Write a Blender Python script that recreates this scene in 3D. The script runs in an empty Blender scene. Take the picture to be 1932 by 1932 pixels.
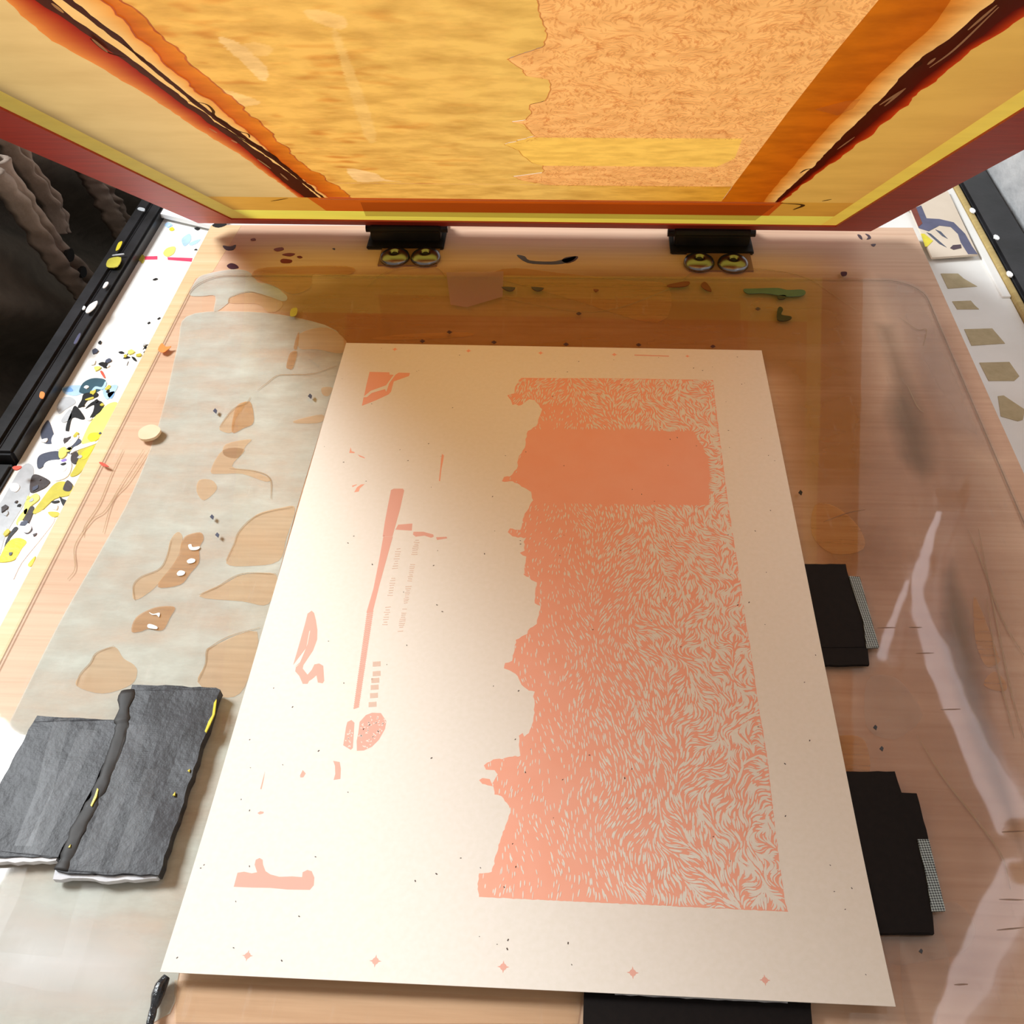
import bpy, bmesh, math, random
from mathutils import Vector, Matrix, noise
from mathutils.geometry import tessellate_polygon
random.seed(7)
R = math.radians
scene = bpy.context.scene
COL = scene.collection

# ------------------------------------------------------------------ camera
CAM_LOC = Vector((0.01419, -0.316, 0.40194))
YAW, PITCH, ROLL = 0.08739, 0.74054, -0.0421
FPX = 1724.0
CROT = Matrix.Rotation(YAW, 3, 'Z') @ Matrix.Rotation(PITCH, 3, 'X') @ Matrix.Rotation(ROLL, 3, 'Z')
cam_data = bpy.data.cameras.new('camera')
cam = bpy.data.objects.new('camera', cam_data); COL.objects.link(cam)
cam.matrix_world = Matrix.Translation(CAM_LOC) @ CROT.to_4x4()
cam_data.sensor_width = 36.0; cam_data.sensor_height = 36.0
cam_data.lens = 36.0 * FPX / 1932.0
cam_data.clip_start = 0.01; cam_data.clip_end = 50
scene.camera = cam

# ------------------------------------------------------------------ world, lights, exposure
world = bpy.data.worlds.new('world'); scene.world = world; world.use_nodes = True
bgn = world.node_tree.nodes['Background']
bgn.inputs['Color'].default_value = (1.0, 0.87, 0.75, 1); bgn.inputs['Strength'].default_value = 0.33

def area(name, loc, target, size, energy, color):
    l = bpy.data.lights.new(name, 'AREA'); l.shape = 'RECTANGLE'; l.size, l.size_y = size
    l.energy = energy; l.color = color
    o = bpy.data.objects.new(name, l); COL.objects.link(o); o.location = loc
    o.rotation_euler = (Vector(target) - Vector(loc)).to_track_quat('-Z', 'Y').to_euler()
    return o
area('window_light', (-1.4, 0.42, 1.4), (0.0, 0.1, 0.0), (0.55, 0.55), 51, (0.92, 0.97, 1.0))
scene.cycles.transparent_max_bounces = 24
vs = scene.view_settings
vs.view_transform = 'Standard'; vs.look = 'None'; vs.exposure = 0.0; vs.gamma = 1.0; vs.use_curve_mapping = False

# ------------------------------------------------------------------ measuring: traced photo points laid onto the real planes of the bench
Z_ACR, Z_BOARD, Z_TABLE = -0.0025, -0.0055, -0.0175      # top of acrylic, of plywood, of bench (paper top = 0)
def ray(px, py): return (CROT @ Vector(((px - 966) / FPX, -(py - 966) / FPX, -1))).normalized()
def T(px, py, z=0.0):
    d = ray(px, py); return CAM_LOC + d * ((z - CAM_LOC.z) / d.z)
def XP(px, py, x):
    d = ray(px, py); return CAM_LOC + d * ((x - CAM_LOC.x) / d.x)
def T2(pts, z=0.0): return [T(x, y, z).to_2d() for x, y in pts]
def zoomed(pts, ox, oy, s): return [(ox + x / s, oy + y / s) for x, y in pts]
# plane of the raised screen (underside), origin at the middle of its hinge edge
S_O = Vector((-0.02353, 0.35637, 0.0085)); S_YAW, S_TH = R(-0.87), R(39.79)
S_U = Vector((math.cos(S_YAW), math.sin(S_YAW), 0))
S_B = Vector((-math.sin(S_YAW), math.cos(S_YAW), 0))
S_V = -S_B * math.cos(S_TH) + Vector((0, 0, math.sin(S_TH)))
S_N = S_U.cross(S_V)           # towards the upper side of the screen?
if S_N.z < 0: S_N = -S_N       # points up, away from the print side
S_HW = 0.5487 / 2
def S(px, py):
    d = ray(px, py); t = (S_O - CAM_LOC).dot(S_N) / d.dot(S_N); X = CAM_LOC + d * t - S_O
    return Vector((X.dot(S_U), X.dot(S_V)))
SCREEN_M = Matrix.Translation(S_O) @ Matrix((S_U, S_V, -S_U.cross(S_V) if S_U.cross(S_V).z < 0 else S_U.cross(S_V))).transposed().to_4x4()

# ------------------------------------------------------------------ materials
def lin(c):
    return tuple(((v / 255) / 12.92 if v <= 10.3 else (((v / 255) + 0.055) / 1.055) ** 2.4) for v in c) + (1.0,)
MATS = {}
def newmat(name):
    m = bpy.data.materials.new(name); m.use_nodes = True; MATS[name] = m
    nt = m.node_tree; return m, nt, nt.nodes, nt.links
def coords(nt, scale=(1, 1, 1), loc=(0, 0, 0)):
    tc = nt.nodes.new('ShaderNodeTexCoord'); mp = nt.nodes.new('ShaderNodeMapping')
    mp.inputs['Scale'].default_value = scale; mp.inputs['Location'].default_value = loc
    nt.links.new(tc.outputs['Object'], mp.inputs['Vector']); return mp.outputs['Vector']
def noise_n(nt, vec, scale, detail=4, rough=0.55, dist=0.0):
    n = nt.nodes.new('ShaderNodeTexNoise'); n.inputs['Scale'].default_value = scale
    n.inputs['Detail'].default_value = detail; n.inputs['Roughness'].default_value = rough
    n.inputs['Distortion'].default_value = dist
    if vec: nt.links.new(vec, n.inputs['Vector'])
    return n.outputs['Fac']
def ramp(nt, fac, stops):
    r = nt.nodes.new('ShaderNodeValToRGB'); els = r.color_ramp.elements
    while len(els) > 1: els.remove(els[-1])
    els[0].position = stops[0][0]; els[0].color = stops[0][1]
    for p, c in stops[1:]:
        e = els.new(p); e.color = c
    nt.links.new(fac, r.inputs['Fac']); return r.outputs['Color']
def bump(nt, h, strength, dist=0.001):
    b = nt.nodes.new('ShaderNodeBump'); b.inputs['Strength'].default_value = strength; b.inputs['Distance'].default_value = dist
    nt.links.new(h, b.inputs['Height']); return b.outputs['Normal']
def mix(nt, fac, a, b, blend='MIX'):
    m = nt.nodes.new('ShaderNodeMix'); m.data_type = 'RGBA'; m.blend_type = blend
    for s, v in ((m.inputs[0], fac), (m.inputs[6], a), (m.inputs[7], b)):
        if isinstance(v, (int, float)): s.default_value = v
        elif isinstance(v, tuple): s.default_value = v
        else: nt.links.new(v, s)
    return m.outputs[2]

def mat_paint(name, c1, c2=None, scale=30, rough=0.5, stretch=(1, 1, 1), bumpv=0.0, bscale=None, metallic=0.0, spec=0.5):
    m, nt, N, L = newmat(name); p = N['Principled BSDF']
    c2 = c2 or tuple(max(0, v * 0.9) for v in c1)
    v = coords(nt, stretch); f = noise_n(nt, v, scale, 5)
    L.new(ramp(nt, f, [(0.32, lin(c1)), (0.68, lin(c2))]), p.inputs['Base Color'])
    p.inputs['Roughness'].default_value = rough; p.inputs['Metallic'].default_value = metallic
    p.inputs['Specular IOR Level'].default_value = spec
    if bumpv:
        L.new(bump(nt, noise_n(nt, v, bscale or scale * 3, 4), bumpv), p.inputs['Normal'])
    return m

def mat_wood(name, base, dark, light, gscale=1.0, rough=0.55):
    m, nt, N, L = newmat(name); p = N['Principled BSDF']
    v = coords(nt, (6 * gscale, 260 * gscale, 60)); f = noise_n(nt, v, 1.0, 6, 0.6, 0.6)
    v2 = coords(nt, (5, 18, 5), (3, 1, 0)); f2 = noise_n(nt, v2, 1.0, 3, 0.5, 0.8)
    a = ramp(nt, f, [(0.3, lin(dark)), (0.5, lin(base)), (0.72, lin(light))])
    b = mix(nt, 0.45, a, ramp(nt, f2, [(0.35, lin(dark)), (0.6, lin(base))]))
    L.new(b, p.inputs['Base Color']); p.inputs['Roughness'].default_value = rough
    L.new(bump(nt, f, 0.15, 0.0004), p.inputs['Normal'])
    return m

def mat_film(name, col, alpha=0.6, tr=0.0, rough=0.6, var=0.0, scale=40, spec_mix=0.0, stretch=(1, 1, 1), avar=0.0):
    """thin translucent film: alpha = how much of the film's own colour it carries, tr = share of it shining through"""
    m, nt, N, L = newmat(name); N.remove(N['Principled BSDF']); out = N['Material Output']
    d = N.new('ShaderNodeBsdfDiffuse'); t = N.new('ShaderNodeBsdfTranslucent'); x = N.new('ShaderNodeBsdfTransparent')
    cs = lin(col)
    if var:
        f = noise_n(nt, coords(nt, stretch), scale, 5)
        lo = tuple(max(0, c - var * 255) for c in col); hi = tuple(min(255, c + var * 160) for c in col)
        cc = ramp(nt, f, [(0.33, lin(lo)), (0.66, lin(hi))])
        L.new(cc, d.inputs['Color']); L.new(cc, t.inputs['Color'])
    else:
        d.inputs['Color'].default_value = cs; t.inputs['Color'].default_value = cs
    m1 = N.new('ShaderNodeMixShader'); m1.inputs[0].default_value = tr
    L.new(d.outputs[0], m1.inputs[1]); L.new(t.outputs[0], m1.inputs[2])
    m2 = N.new('ShaderNodeMixShader'); m2.inputs[0].default_value = alpha
    if avar:
        af = ramp(nt, noise_n(nt, coords(nt, (14, 40, 14)), 1.0, 6, 0.65), [(0.32, (max(0, alpha - avar),) * 3 + (1,)), (0.68, (min(1, alpha + avar),) * 3 + (1,))]); L.new(af, m2.inputs[0])
    L.new(x.outputs[0], m2.inputs[1]); L.new(m1.outputs[0], m2.inputs[2])
    last = m2
    if spec_mix:
        g = N.new('ShaderNodeBsdfGlossy'); g.inputs['Roughness'].default_value = rough
        fr = outer_fresnel(nt, spec_mix)
        m3 = N.new('ShaderNodeMixShader'); L.new(fr.outputs[0], m3.inputs[0])
        L.new(m2.outputs[0], m3.inputs[1]); L.new(g.outputs[0], m3.inputs[2]); last = m3
    L.new(last.outputs[0], out.inputs['Surface'])
    return m

def mat_mesh(name, tr=0.5, scale=60, var=0.12, stretch=(1, 1, 1), gloss=0.03):
    """screen fabric: colour comes from the mesh's own colour attribute (coating, ink and tape on it), shines through"""
    m, nt, N, L = newmat(name); N.remove(N['Principled BSDF']); out = N['Material Output']
    at = N.new('ShaderNodeAttribute'); at.attribute_name = 'coat'
    f = noise_n(nt, coords(nt, stretch), scale, 5, 0.6)
    cc = mix(nt, 1.0, at.outputs['Color'], ramp(nt, f, [(0.3, (1 - var, 1 - var * 1.25, 1 - var * 1.6, 1)), (0.6, (1, 1, 1, 1))]), 'MULTIPLY')
    d = N.new('ShaderNodeBsdfDiffuse'); t = N.new('ShaderNodeBsdfTranslucent')
    gm = N.new('ShaderNodeGamma'); gm.inputs['Gamma'].default_value = 2.1; L.new(cc, gm.inputs['Color'])
    L.new(cc, d.inputs['Color']); L.new(gm.outputs[0], t.inputs['Color'])
    m1 = N.new('ShaderNodeMixShader'); m1.inputs[0].default_value = tr
    L.new(d.outputs[0], m1.inputs[1]); L.new(t.outputs[0], m1.inputs[2])
    g = N.new('ShaderNodeBsdfGlossy'); g.inputs['Roughness'].default_value = 0.35
    m2 = N.new('ShaderNodeMixShader'); m2.inputs[0].default_value = gloss
    L.new(m1.outputs[0], m2.inputs[1]); L.new(g.outputs[0], m2.inputs[2])
    L.new(m2.outputs[0], out.inputs['Surface']); return m

def outer_fresnel(nt, ior):
    fr = nt.nodes.new('ShaderNodeFresnel'); fr.inputs['IOR'].default_value = ior
    ge = nt.nodes.new('ShaderNodeNewGeometry'); iv = nt.nodes.new('ShaderNodeMath'); iv.operation = 'SUBTRACT'; iv.inputs[0].default_value = 1.0
    nt.links.new(ge.outputs['Backfacing'], iv.inputs[1])
    mu = nt.nodes.new('ShaderNodeMath'); mu.operation = 'MULTIPLY'
    nt.links.new(fr.outputs[0], mu.inputs[0]); nt.links.new(iv.outputs[0], mu.inputs[1]); return mu
def mat_acrylic():
    m, nt, N, L = newmat('clear_acrylic'); N.remove(N['Principled BSDF']); out = N['Material Output']
    x = N.new('ShaderNodeBsdfTransparent'); x.inputs['Color'].default_value = (0.97, 0.97, 0.95, 1)
    g = N.new('ShaderNodeBsdfGlossy'); g.inputs['Roughness'].default_value = 0.035
    fr = outer_fresnel(nt, 1.49)
    v = coords(nt); nrm = bump(nt, noise_n(nt, v, 9, 3), 0.12, 0.004)
    L.new(nrm, g.inputs['Normal'])
    mx = N.new('ShaderNodeMixShader'); L.new(fr.outputs[0], mx.inputs[0])
    L.new(x.outputs[0], mx.inputs[1]); L.new(g.outputs[0], mx.inputs[2])
    # faint scuffing
    d = N.new('ShaderNodeBsdfDiffuse'); d.inputs['Color'].default_value = (0.8, 0.78, 0.74, 1)
    sc = ramp(nt, noise_n(nt, coords(nt, (40, 4, 1)), 6, 6, 0.7), [(0.58, (0, 0, 0, 1)), (0.8, (0.16, 0.16, 0.16, 1))])
    m3 = N.new('ShaderNodeMixShader'); L.new(sc, m3.inputs[0])
    L.new(mx.outputs[0], m3.inputs[1]); L.new(d.outputs[0], m3.inputs[2])
    L.new(m3.outputs[0], out.inputs['Surface']); return m
def mat_emit(name, col, strength):
    m, nt, N, L = newmat(name); p = N['Principled BSDF']
    p.inputs['Emission Color'].default_value = col; p.inputs['Emission Strength'].default_value = strength
    p.inputs['Base Color'].default_value = (0.9, 0.9, 0.9, 1); return m

M_PLY = mat_wood('pale_plywood', (228, 191, 162), (208, 166, 136), (238, 208, 180))
M_PLYEDGE = mat_wood('bare_plywood', (236, 204, 158), (222, 186, 140), (246, 222, 184))
M_WETWOOD = mat_film('wet_contact_patch', (212, 156, 98), alpha=0.5, var=0.05, scale=1.0, stretch=(20, 400, 50))
M_WARMWOOD = mat_film('damp_contact_patch', (232, 196, 156), alpha=0.5, var=0.04, scale=1.0, stretch=(20, 400, 50))
M_HAZE = mat_film('grey_trapped_haze', (214, 219, 212), alpha=0.66, var=0.03, scale=60, avar=0.26)
M_HAZE2 = mat_film('olive_trapped_haze', (150, 128, 92), alpha=0.32, var=0.05, scale=60)
M_HAZE3 = mat_film('pale_scuffed_haze', (205, 182, 166), alpha=0.2, var=0.08, scale=90)
M_LINE = mat_film('haze_outline', (176, 148, 112), alpha=0.55)
M_ACR = mat_acrylic()
M_TABLE = mat_paint('white_bench_paint', (238, 236, 230), (250, 249, 246), 14, 0.45, bumpv=0.08)
M_BLACKMETAL = mat_paint('black_metal', (20, 21, 24), (42, 42, 46), 40, 0.35, bumpv=0.1)
M_PAPER = mat_paint('cream_paper', (240, 236, 226), (244, 240, 232), 400, 0.8, bumpv=0.03, bscale=2500)
M_INK = mat_paint('salmon_ink', (250, 178, 152), (251, 184, 160), 60, 0.7)
M_INKPALE = mat_film('pale_salmon_ink', (250, 192, 176), alpha=0.85)
M_INKFAINT = mat_film('faint_salmon_ink', (238, 206, 188), alpha=0.55)
M_FRAME = mat_paint('red_brown_frame_paint', (190, 58, 38), (168, 48, 30), 25, 0.5, (1, 8, 1), 0.15)
M_HINGE = mat_paint('black_hinge_enamel', (16, 14, 12), (30, 27, 22), 60, 0.4, bumpv=0.1)
M_CHROME = mat_paint('chromed_steel', (158, 160, 166), (140, 142, 148), 20, 0.26, metallic=1.0)
M_DARKHOLE = mat_paint('dark_recess', (15, 12, 10), (22, 18, 14), 30, 0.7)
M_TAPEBLK = mat_paint('matte_black_tape', (14, 9, 9), (20, 14, 13), 300, 0.75, bumpv=0.1, bscale=900, spec=0.25)
M_TAPEGREY = mat_paint('charcoal_gaffer_tape', (27, 28, 33), (50, 51, 57), 130, 0.5, bumpv=0.35, bscale=260)
M_TORN = mat_paint('torn_white_card', (236, 236, 238), (205, 205, 210), 80, 0.7, bumpv=0.4)
M_CLEARTAPE = mat_film('clear_sticky_tape', (205, 205, 208), alpha=0.02, rough=0.3, spec_mix=1.16)
M_MASKING = mat_film('tan_masking_tape', (206, 191, 156), alpha=0.85, var=0.04, scale=120)
M_CARD = mat_paint('cream_card', (222, 205, 184), (232, 216, 196), 25, 0.7)
M_TAN = mat_paint('tan_wood_bead', (176, 150, 92), (196, 172, 112), 40, 0.5, (1, 12, 1))
M_WALL = mat_paint('white_rough_plaster', (180, 181, 182), (202, 202, 202), 60, 0.85, bumpv=1.0, bscale=150)
M_FLOOR = mat_paint('dark_workshop_floor', (44, 38, 34), (60, 52, 46), 6, 0.7)
M_CLOTH = mat_paint('taupe_cotton', (96, 88, 76), (112, 102, 90), 60, 0.9, bumpv=0.4, bscale=700)
M_CLOTHSEAM = mat_paint('taupe_seam', (166, 148, 134), (142, 126, 112), 60, 0.9, bumpv=0.5, bscale=300)
M_MAROON = mat_paint('dark_maroon_cloth', (48, 26, 26), (36, 20, 20), 20, 0.85)
M_WHITECARD = mat_paint('white_card', (246, 246, 244), (250, 250, 250), 20, 0.6)
M_GLOW = mat_emit('added_glow', (0.93, 0.92, 1.0, 1), 4.5)  # glow of the unseen tubes added for the acrylic reflections
COLORS = dict(black=(26, 26, 28), slate=(74, 80, 98), teal=(52, 84, 98), yellow=(222, 206, 52), pale_yellow=(232, 228, 120),
              olive=(196, 186, 70), white=(250, 250, 250), grey=(188, 192, 196), brown=(66, 58, 58), blue=(120, 170, 226), sky=(172, 204, 240),
              orange=(250, 150, 80), pink=(236, 70, 104), mauve=(236, 224, 236), green=(70, 104, 82), plum=(70, 50, 62), bluegrey=(84, 85, 112),
              purple=(140, 120, 200), red=(222, 90, 70), wine=(120, 50, 30))
for k, c in COLORS.items(): MATS['paint_' + k] = mat_paint(k + '_paint', c, tuple(min(255, v * 1.08 + 4) for v in c), 90, 0.35, bumpv=0.15)

# ------------------------------------------------------------------ mesh helpers
def tag(o, label=None, cat=None, group=None, kind=None):
    if label: o['label'] = label
    if cat: o['category'] = cat
    if group: o['group'] = group
    if kind: o['kind'] = kind
    return o
def empty(name, loc=(0, 0, 0), mat=None):
    o = bpy.data.objects.new(name, None); COL.objects.link(o); o.empty_display_size = 0.02
    o.matrix_world = mat if mat is not None else Matrix.Translation(loc); return o
def link(name, me, m, parent=None):
    o = bpy.data.objects.new(name, me); COL.objects.link(o)
    if m: me.materials.append(m)
    if parent is not None:
        o.parent = parent; o.matrix_parent_inverse = parent.matrix_world.inverted() if not getattr(parent, 'local_parts', False) else Matrix()
    return o
def obj(name, bm, m, parent=None, local=False, smooth=False):
    me = bpy.data.meshes.new(name); bm.normal_update(); bm.to_mesh(me); bm.free()
    if smooth:
        for p in me.polygons: p.use_smooth = True
    o = bpy.data.objects.new(name, me); COL.objects.link(o); me.materials.append(m)
    if parent is not None:
        o.parent = parent
        if not local: o.matrix_parent_inverse = world_m(parent).inverted()
    return o
def world_m(o):
    return o.matrix_world if o.parent is None else world_m(o.parent) @ o.matrix_parent_inverse @ o.matrix_basis
def add_box(bm, a, b, M=None):
    x0, y0, z0 = a; x1, y1, z1 = b
    vs_ = [bm.verts.new((x, y, z)) for z in (z0, z1) for y in (y0, y1) for x in (x0, x1)]
    if M is not None:
        for v in vs_: v.co = M @ v.co
    for f in ((0, 2, 3, 1), (4, 5, 7, 6), (0, 1, 5, 4), (2, 6, 7, 3), (0, 4, 6, 2), (1, 3, 7, 5)):
        bm.faces.new([vs_[i] for i in f])
    return vs_
def box(name, a, b, m, parent=None, bev=0.0, local=False, seg=2):
    bm = bmesh.new(); add_box(bm, a, b)
    if bev: bmesh.ops.bevel(bm, geom=bm.edges[:], offset=bev, segments=seg, affect='EDGES', profile=0.5)
    return obj(name, bm, m, parent, local)
def smooth_loop(pts, n=5):
    out = []; k = len(pts)
    for i in range(k):
        p0, p1, p2, p3 = (Vector(pts[(i + j) % k]) for j in (-1, 0, 1, 2))
        for s in range(n):
            t = s / n
            out.append(0.5 * ((2 * p1) + (-p0 + p2) * t + (2 * p0 - 5 * p1 + 4 * p2 - p3) * t * t + (-p0 + 3 * p1 - 3 * p2 + p3) * t ** 3))
    return out
def smooth_line(pts, n=6):
    P = [Vector(p) for p in pts]; P = [P[0] * 2 - P[1]] + P + [P[-1] * 2 - P[-2]]; out = []
    for i in range(1, len(P) - 2):
        p0, p1, p2, p3 = P[i - 1:i + 3]
        for s in range(n):
            t = s / n
            out.append(0.5 * ((2 * p1) + (-p0 + p2) * t + (2 * p0 - 5 * p1 + 4 * p2 - p3) * t * t + (-p0 + 3 * p1 - 3 * p2 + p3) * t ** 3))
    out.append(P[-2]); return out
def prism(bm, pts2, z0, z1, M=None, flat=False):
    """upright slab over an outline; top and bottom triangulated, so concave outlines work"""
    pts = [Vector((p[0], p[1])) for p in pts2]
    a = sum(pts[i].x * pts[(i + 1) % len(pts)].y - pts[(i + 1) % len(pts)].x * pts[i].y for i in range(len(pts)))
    if a < 0: pts.reverse()
    n = len(pts)
    hi = [bm.verts.new((p.x, p.y, z1)) for p in pts]; lo = [] if flat else [bm.verts.new((p.x, p.y, z0)) for p in pts]
    if M is not None:
        for v in lo + hi: v.co = M @ v.co
    tris = tessellate_polygon([[Vector((p.x, p.y, 0)) for p in pts]])
    for t in tris:
        q = [pts[i] for i in t]
        cr = (q[1] - q[0]).cross(q[2] - q[0]); t = t if cr > 0 else t[::-1]
        if abs(cr) < 1e-14: continue
        try:
            bm.faces.new([hi[i] for i in t])
            if not flat: bm.faces.new([lo[i] for i in t[::-1]])
        except ValueError: pass
    for i in range(0 if flat else n):
        j = (i + 1) % n
        bm.faces.new((lo[i], lo[j], hi[j], hi[i]))
def slab(name, pts2, z0, z1, m, parent=None, smooth=0, local=False, flat=False):
    if smooth: pts2 = smooth_loop(pts2, smooth)
    bm = bmesh.new(); prism(bm, pts2, z0, z1, flat=flat); return obj(name, bm, m, parent, local)
def ribbon(bm, line, w, z, taper=True, M=None, h=0.0):
    """flat stroke along a 2-D line"""
    P = [Vector((p[0], p[1])) for p in line]; n = len(P); prev = None
    for i, p in enumerate(P):
        d = (P[min(i + 1, n - 1)] - P[max(i - 1, 0)])
        if d.length < 1e-9: continue
        d.normalize(); nn = Vector((-d.y, d.x)); t = i / (n - 1)
        ww = w * (math.sin(math.pi * min(max(0.08 + t * 0.84, 0), 1)) ** 0.7 if taper else 1.0) / 2
        c = [Vector((*(p + nn * ww), z)), Vector((*(p - nn * ww), z))]
        if M is not None: c = [M @ q for q in c]
        cur = [bm.verts.new(q) for q in c]
        if prev: bm.faces.new((prev[0], prev[1], cur[1], cur[0]))
        prev = cur
def tube(bm, pts, r, seg=10, closed_ends=True):
    pts = [Vector(p) for p in pts]; rings = []; up = Vector((0, 0, 1))
    for i, p in enumerate(pts):
        d = (pts[min(i + 1, len(pts) - 1)] - pts[max(i - 1, 0)]).normalized()
        a = d.cross(up if abs(d.z) < 0.95 else Vector((1, 0, 0))).normalized(); b = a.cross(d)
        rr = r[i] if isinstance(r, (list, tuple)) else r
        rings.append([bm.verts.new(p + (a * math.cos(2 * math.pi * k / seg) + b * math.sin(2 * math.pi * k / seg)) * rr) for k in range(seg)])
    for A, B in zip(rings, rings[1:]):
        for k in range(seg): bm.faces.new((A[k], A[(k + 1) % seg], B[(k + 1) % seg], B[k]))
    if closed_ends:
        bm.faces.new(rings[0][::-1]); bm.faces.new(rings[-1])
def rough_edge(pts, amp, step):
    """subdivide an outline and nibble it, for torn tape and card"""
    out = []
    for i, p in enumerate(pts):
        a, b = Vector(p), Vector(pts[(i + 1) % len(pts)]); n = max(1, int((b - a).length / step))
        d = (b - a).normalized() if (b - a).length > 0 else Vector((1, 0)); nn = Vector((-d.y, d.x))
        for k in range(n):
            q = a.lerp(b, k / n)
            out.append(q + (nn * random.uniform(-amp, amp) if k else Vector((0, 0))))
    return out
def inside(p, poly):
    x, y = p[0], p[1]; c = False; j = len(poly) - 1
    for i in range(len(poly)):
        a, b = poly[i], poly[j]
        if (a[1] > y) != (b[1] > y) and x < (b[0] - a[0]) * (y - a[1]) / (b[1] - a[1]) + a[0]: c = not c
        j = i
    return c

# ================================================================== SETTING
box('floor', (-2.2, -2.0, -0.80), (0.42, 2.6, -0.76), M_FLOOR)['kind'] = 'structure'
wb = bmesh.new()                                     # rough plaster wall beyond the bench, right
ny, nz = 150, 90
vsg = []
for j in range(nz + 1):
    row = []
    for i in range(ny + 1):
        y = -0.7 + 2.3 * i / ny; z = -0.76 + 2.2 * (j / nz)
        d = 0.004 * noise.noise(Vector((y * 40, z * 40, 0))) + 0.006 * noise.noise(Vector((y * 9, z * 9, 3)))
        row.append(wb.verts.new((0.396 + d, y, z)))
    vsg.append(row)
for j in range(nz):
    for i in range(ny): wb.faces.new((vsg[j][i], vsg[j + 1][i], vsg[j + 1][i + 1], vsg[j][i + 1]))
r0 = [wb.verts.new((0.46, y, z)) for y, z in ((-0.7, -0.76), (1.6, -0.76), (1.6, 1.44), (-0.7, 1.44))]
wb.faces.new(r0)
wall = obj('wall_right', wb, M_WALL, smooth=True); wall['kind'] = 'structure'

# ================================================================== BENCH
bench = empty('work_bench', (0, 0.15, -0.76))
tag(bench, 'white painted work bench with black metal edging, splattered with paint', 'bench')
box('bench_top', (-0.352, -0.42, -0.045), (0.352, 0.62, Z_TABLE), M_TABLE, bench)
for sx in (-1, 1):
    for y in (-0.38, 0.56):
        box('leg', (sx * 0.33 - 0.02, y - 0.02, -0.76), (sx * 0.33 + 0.02, y + 0.02, -0.045), M_BLACKMETAL, bench)
def edge_bar(x0, x1, y0, y1, ztop, name='edge_bar'):
    bm = bmesh.new(); add_box(bm, (x0, y0, -0.05), (x1, y1, ztop))
    bmesh.ops.bevel(bm, geom=bm.edges[:], offset=0.002, segments=2, affect='EDGES')
    return obj(name, bm, M_BLACKMETAL, bench)
edge_bar(-0.3725, -0.3522, 0.10, 0.62, -0.008); edge_bar(-0.3745, -0.362, 0.102, 0.62, -0.0055, 'edge_flange')
edge_bar(-0.368, -0.3522, -0.42, 0.097, -0.014)
edge_bar(0.3585, 0.388, -0.42, 0.62, -0.012)
box('edge_bead', (0.3525, -0.42, -0.045), (0.3575, 0.62, -0.0135), M_TAN, bench, 0.0015)
box('inner_trim', (0.3455, 0.3, Z_TABLE), (0.3522, 0.62, -0.0155), M_TABLE, bench, 0.0006)
# paint chips on the black edging
chips = [(zoomed([(880, 930), (900, 880), (930, 870), (910, 920), (885, 940)], 0, 240, 4.025), 'yellow'),
         (zoomed([(810, 1060), (830, 1000), (920, 990), (890, 1060)], 0, 240, 4.025), 'olive'),
         (zoomed([(650, 1400), (680, 1350), (740, 1320), (720, 1370), (670, 1410)], 0, 240, 4.025), 'white'),
         (zoomed([(625, 1385), (635, 1360), (650, 1365), (640, 1385)], 0, 240, 4.025), 'white'),
         (zoomed([(780, 1220), (800, 1180), (825, 1180), (800, 1215)], 0, 240, 4.025), 'white'),
         (zoomed([(1045, 625), (1060, 610), (1100, 620), (1090, 640)], 0, 240, 4.025), 'grey'),
         (zoomed([(300, 400), (310, 360), (340, 370), (325, 410)], 0, 650, 4.025), 'orange'),
         (zoomed([(95, 940), (110, 925), (165, 925), (150, 945), (120, 955)], 0, 650, 4.025), 'red'),
         (zoomed([(860, 970), (935, 960), (935, 968), (860, 978)], 0, 240, 4.025), 'grey'),
         (zoomed([(560, 1640), (600, 1570), (612, 1575), (580, 1640)], 0, 240, 4.025), 'bluegrey')]
for pts, c in chips:
    z = -0.0054 if c != 'red' else -0.0079
    slab('paint_chip', T2(pts, z), z - 0.0004, z + 0.0003, MATS['paint_' + c], bench, smooth=3)
for (px, py) in ((1835, 397), (1905, 517), (1880, 448)):
    p = T(px, py, -0.0118); slab('paint_chip', [(p.x + 0.0022 * math.cos(a * 0.8), p.y + 0.004 * math.sin(a * 0.8)) for a in range(8)], -0.0125, -0.0114, MATS['paint_white'], bench)
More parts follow.
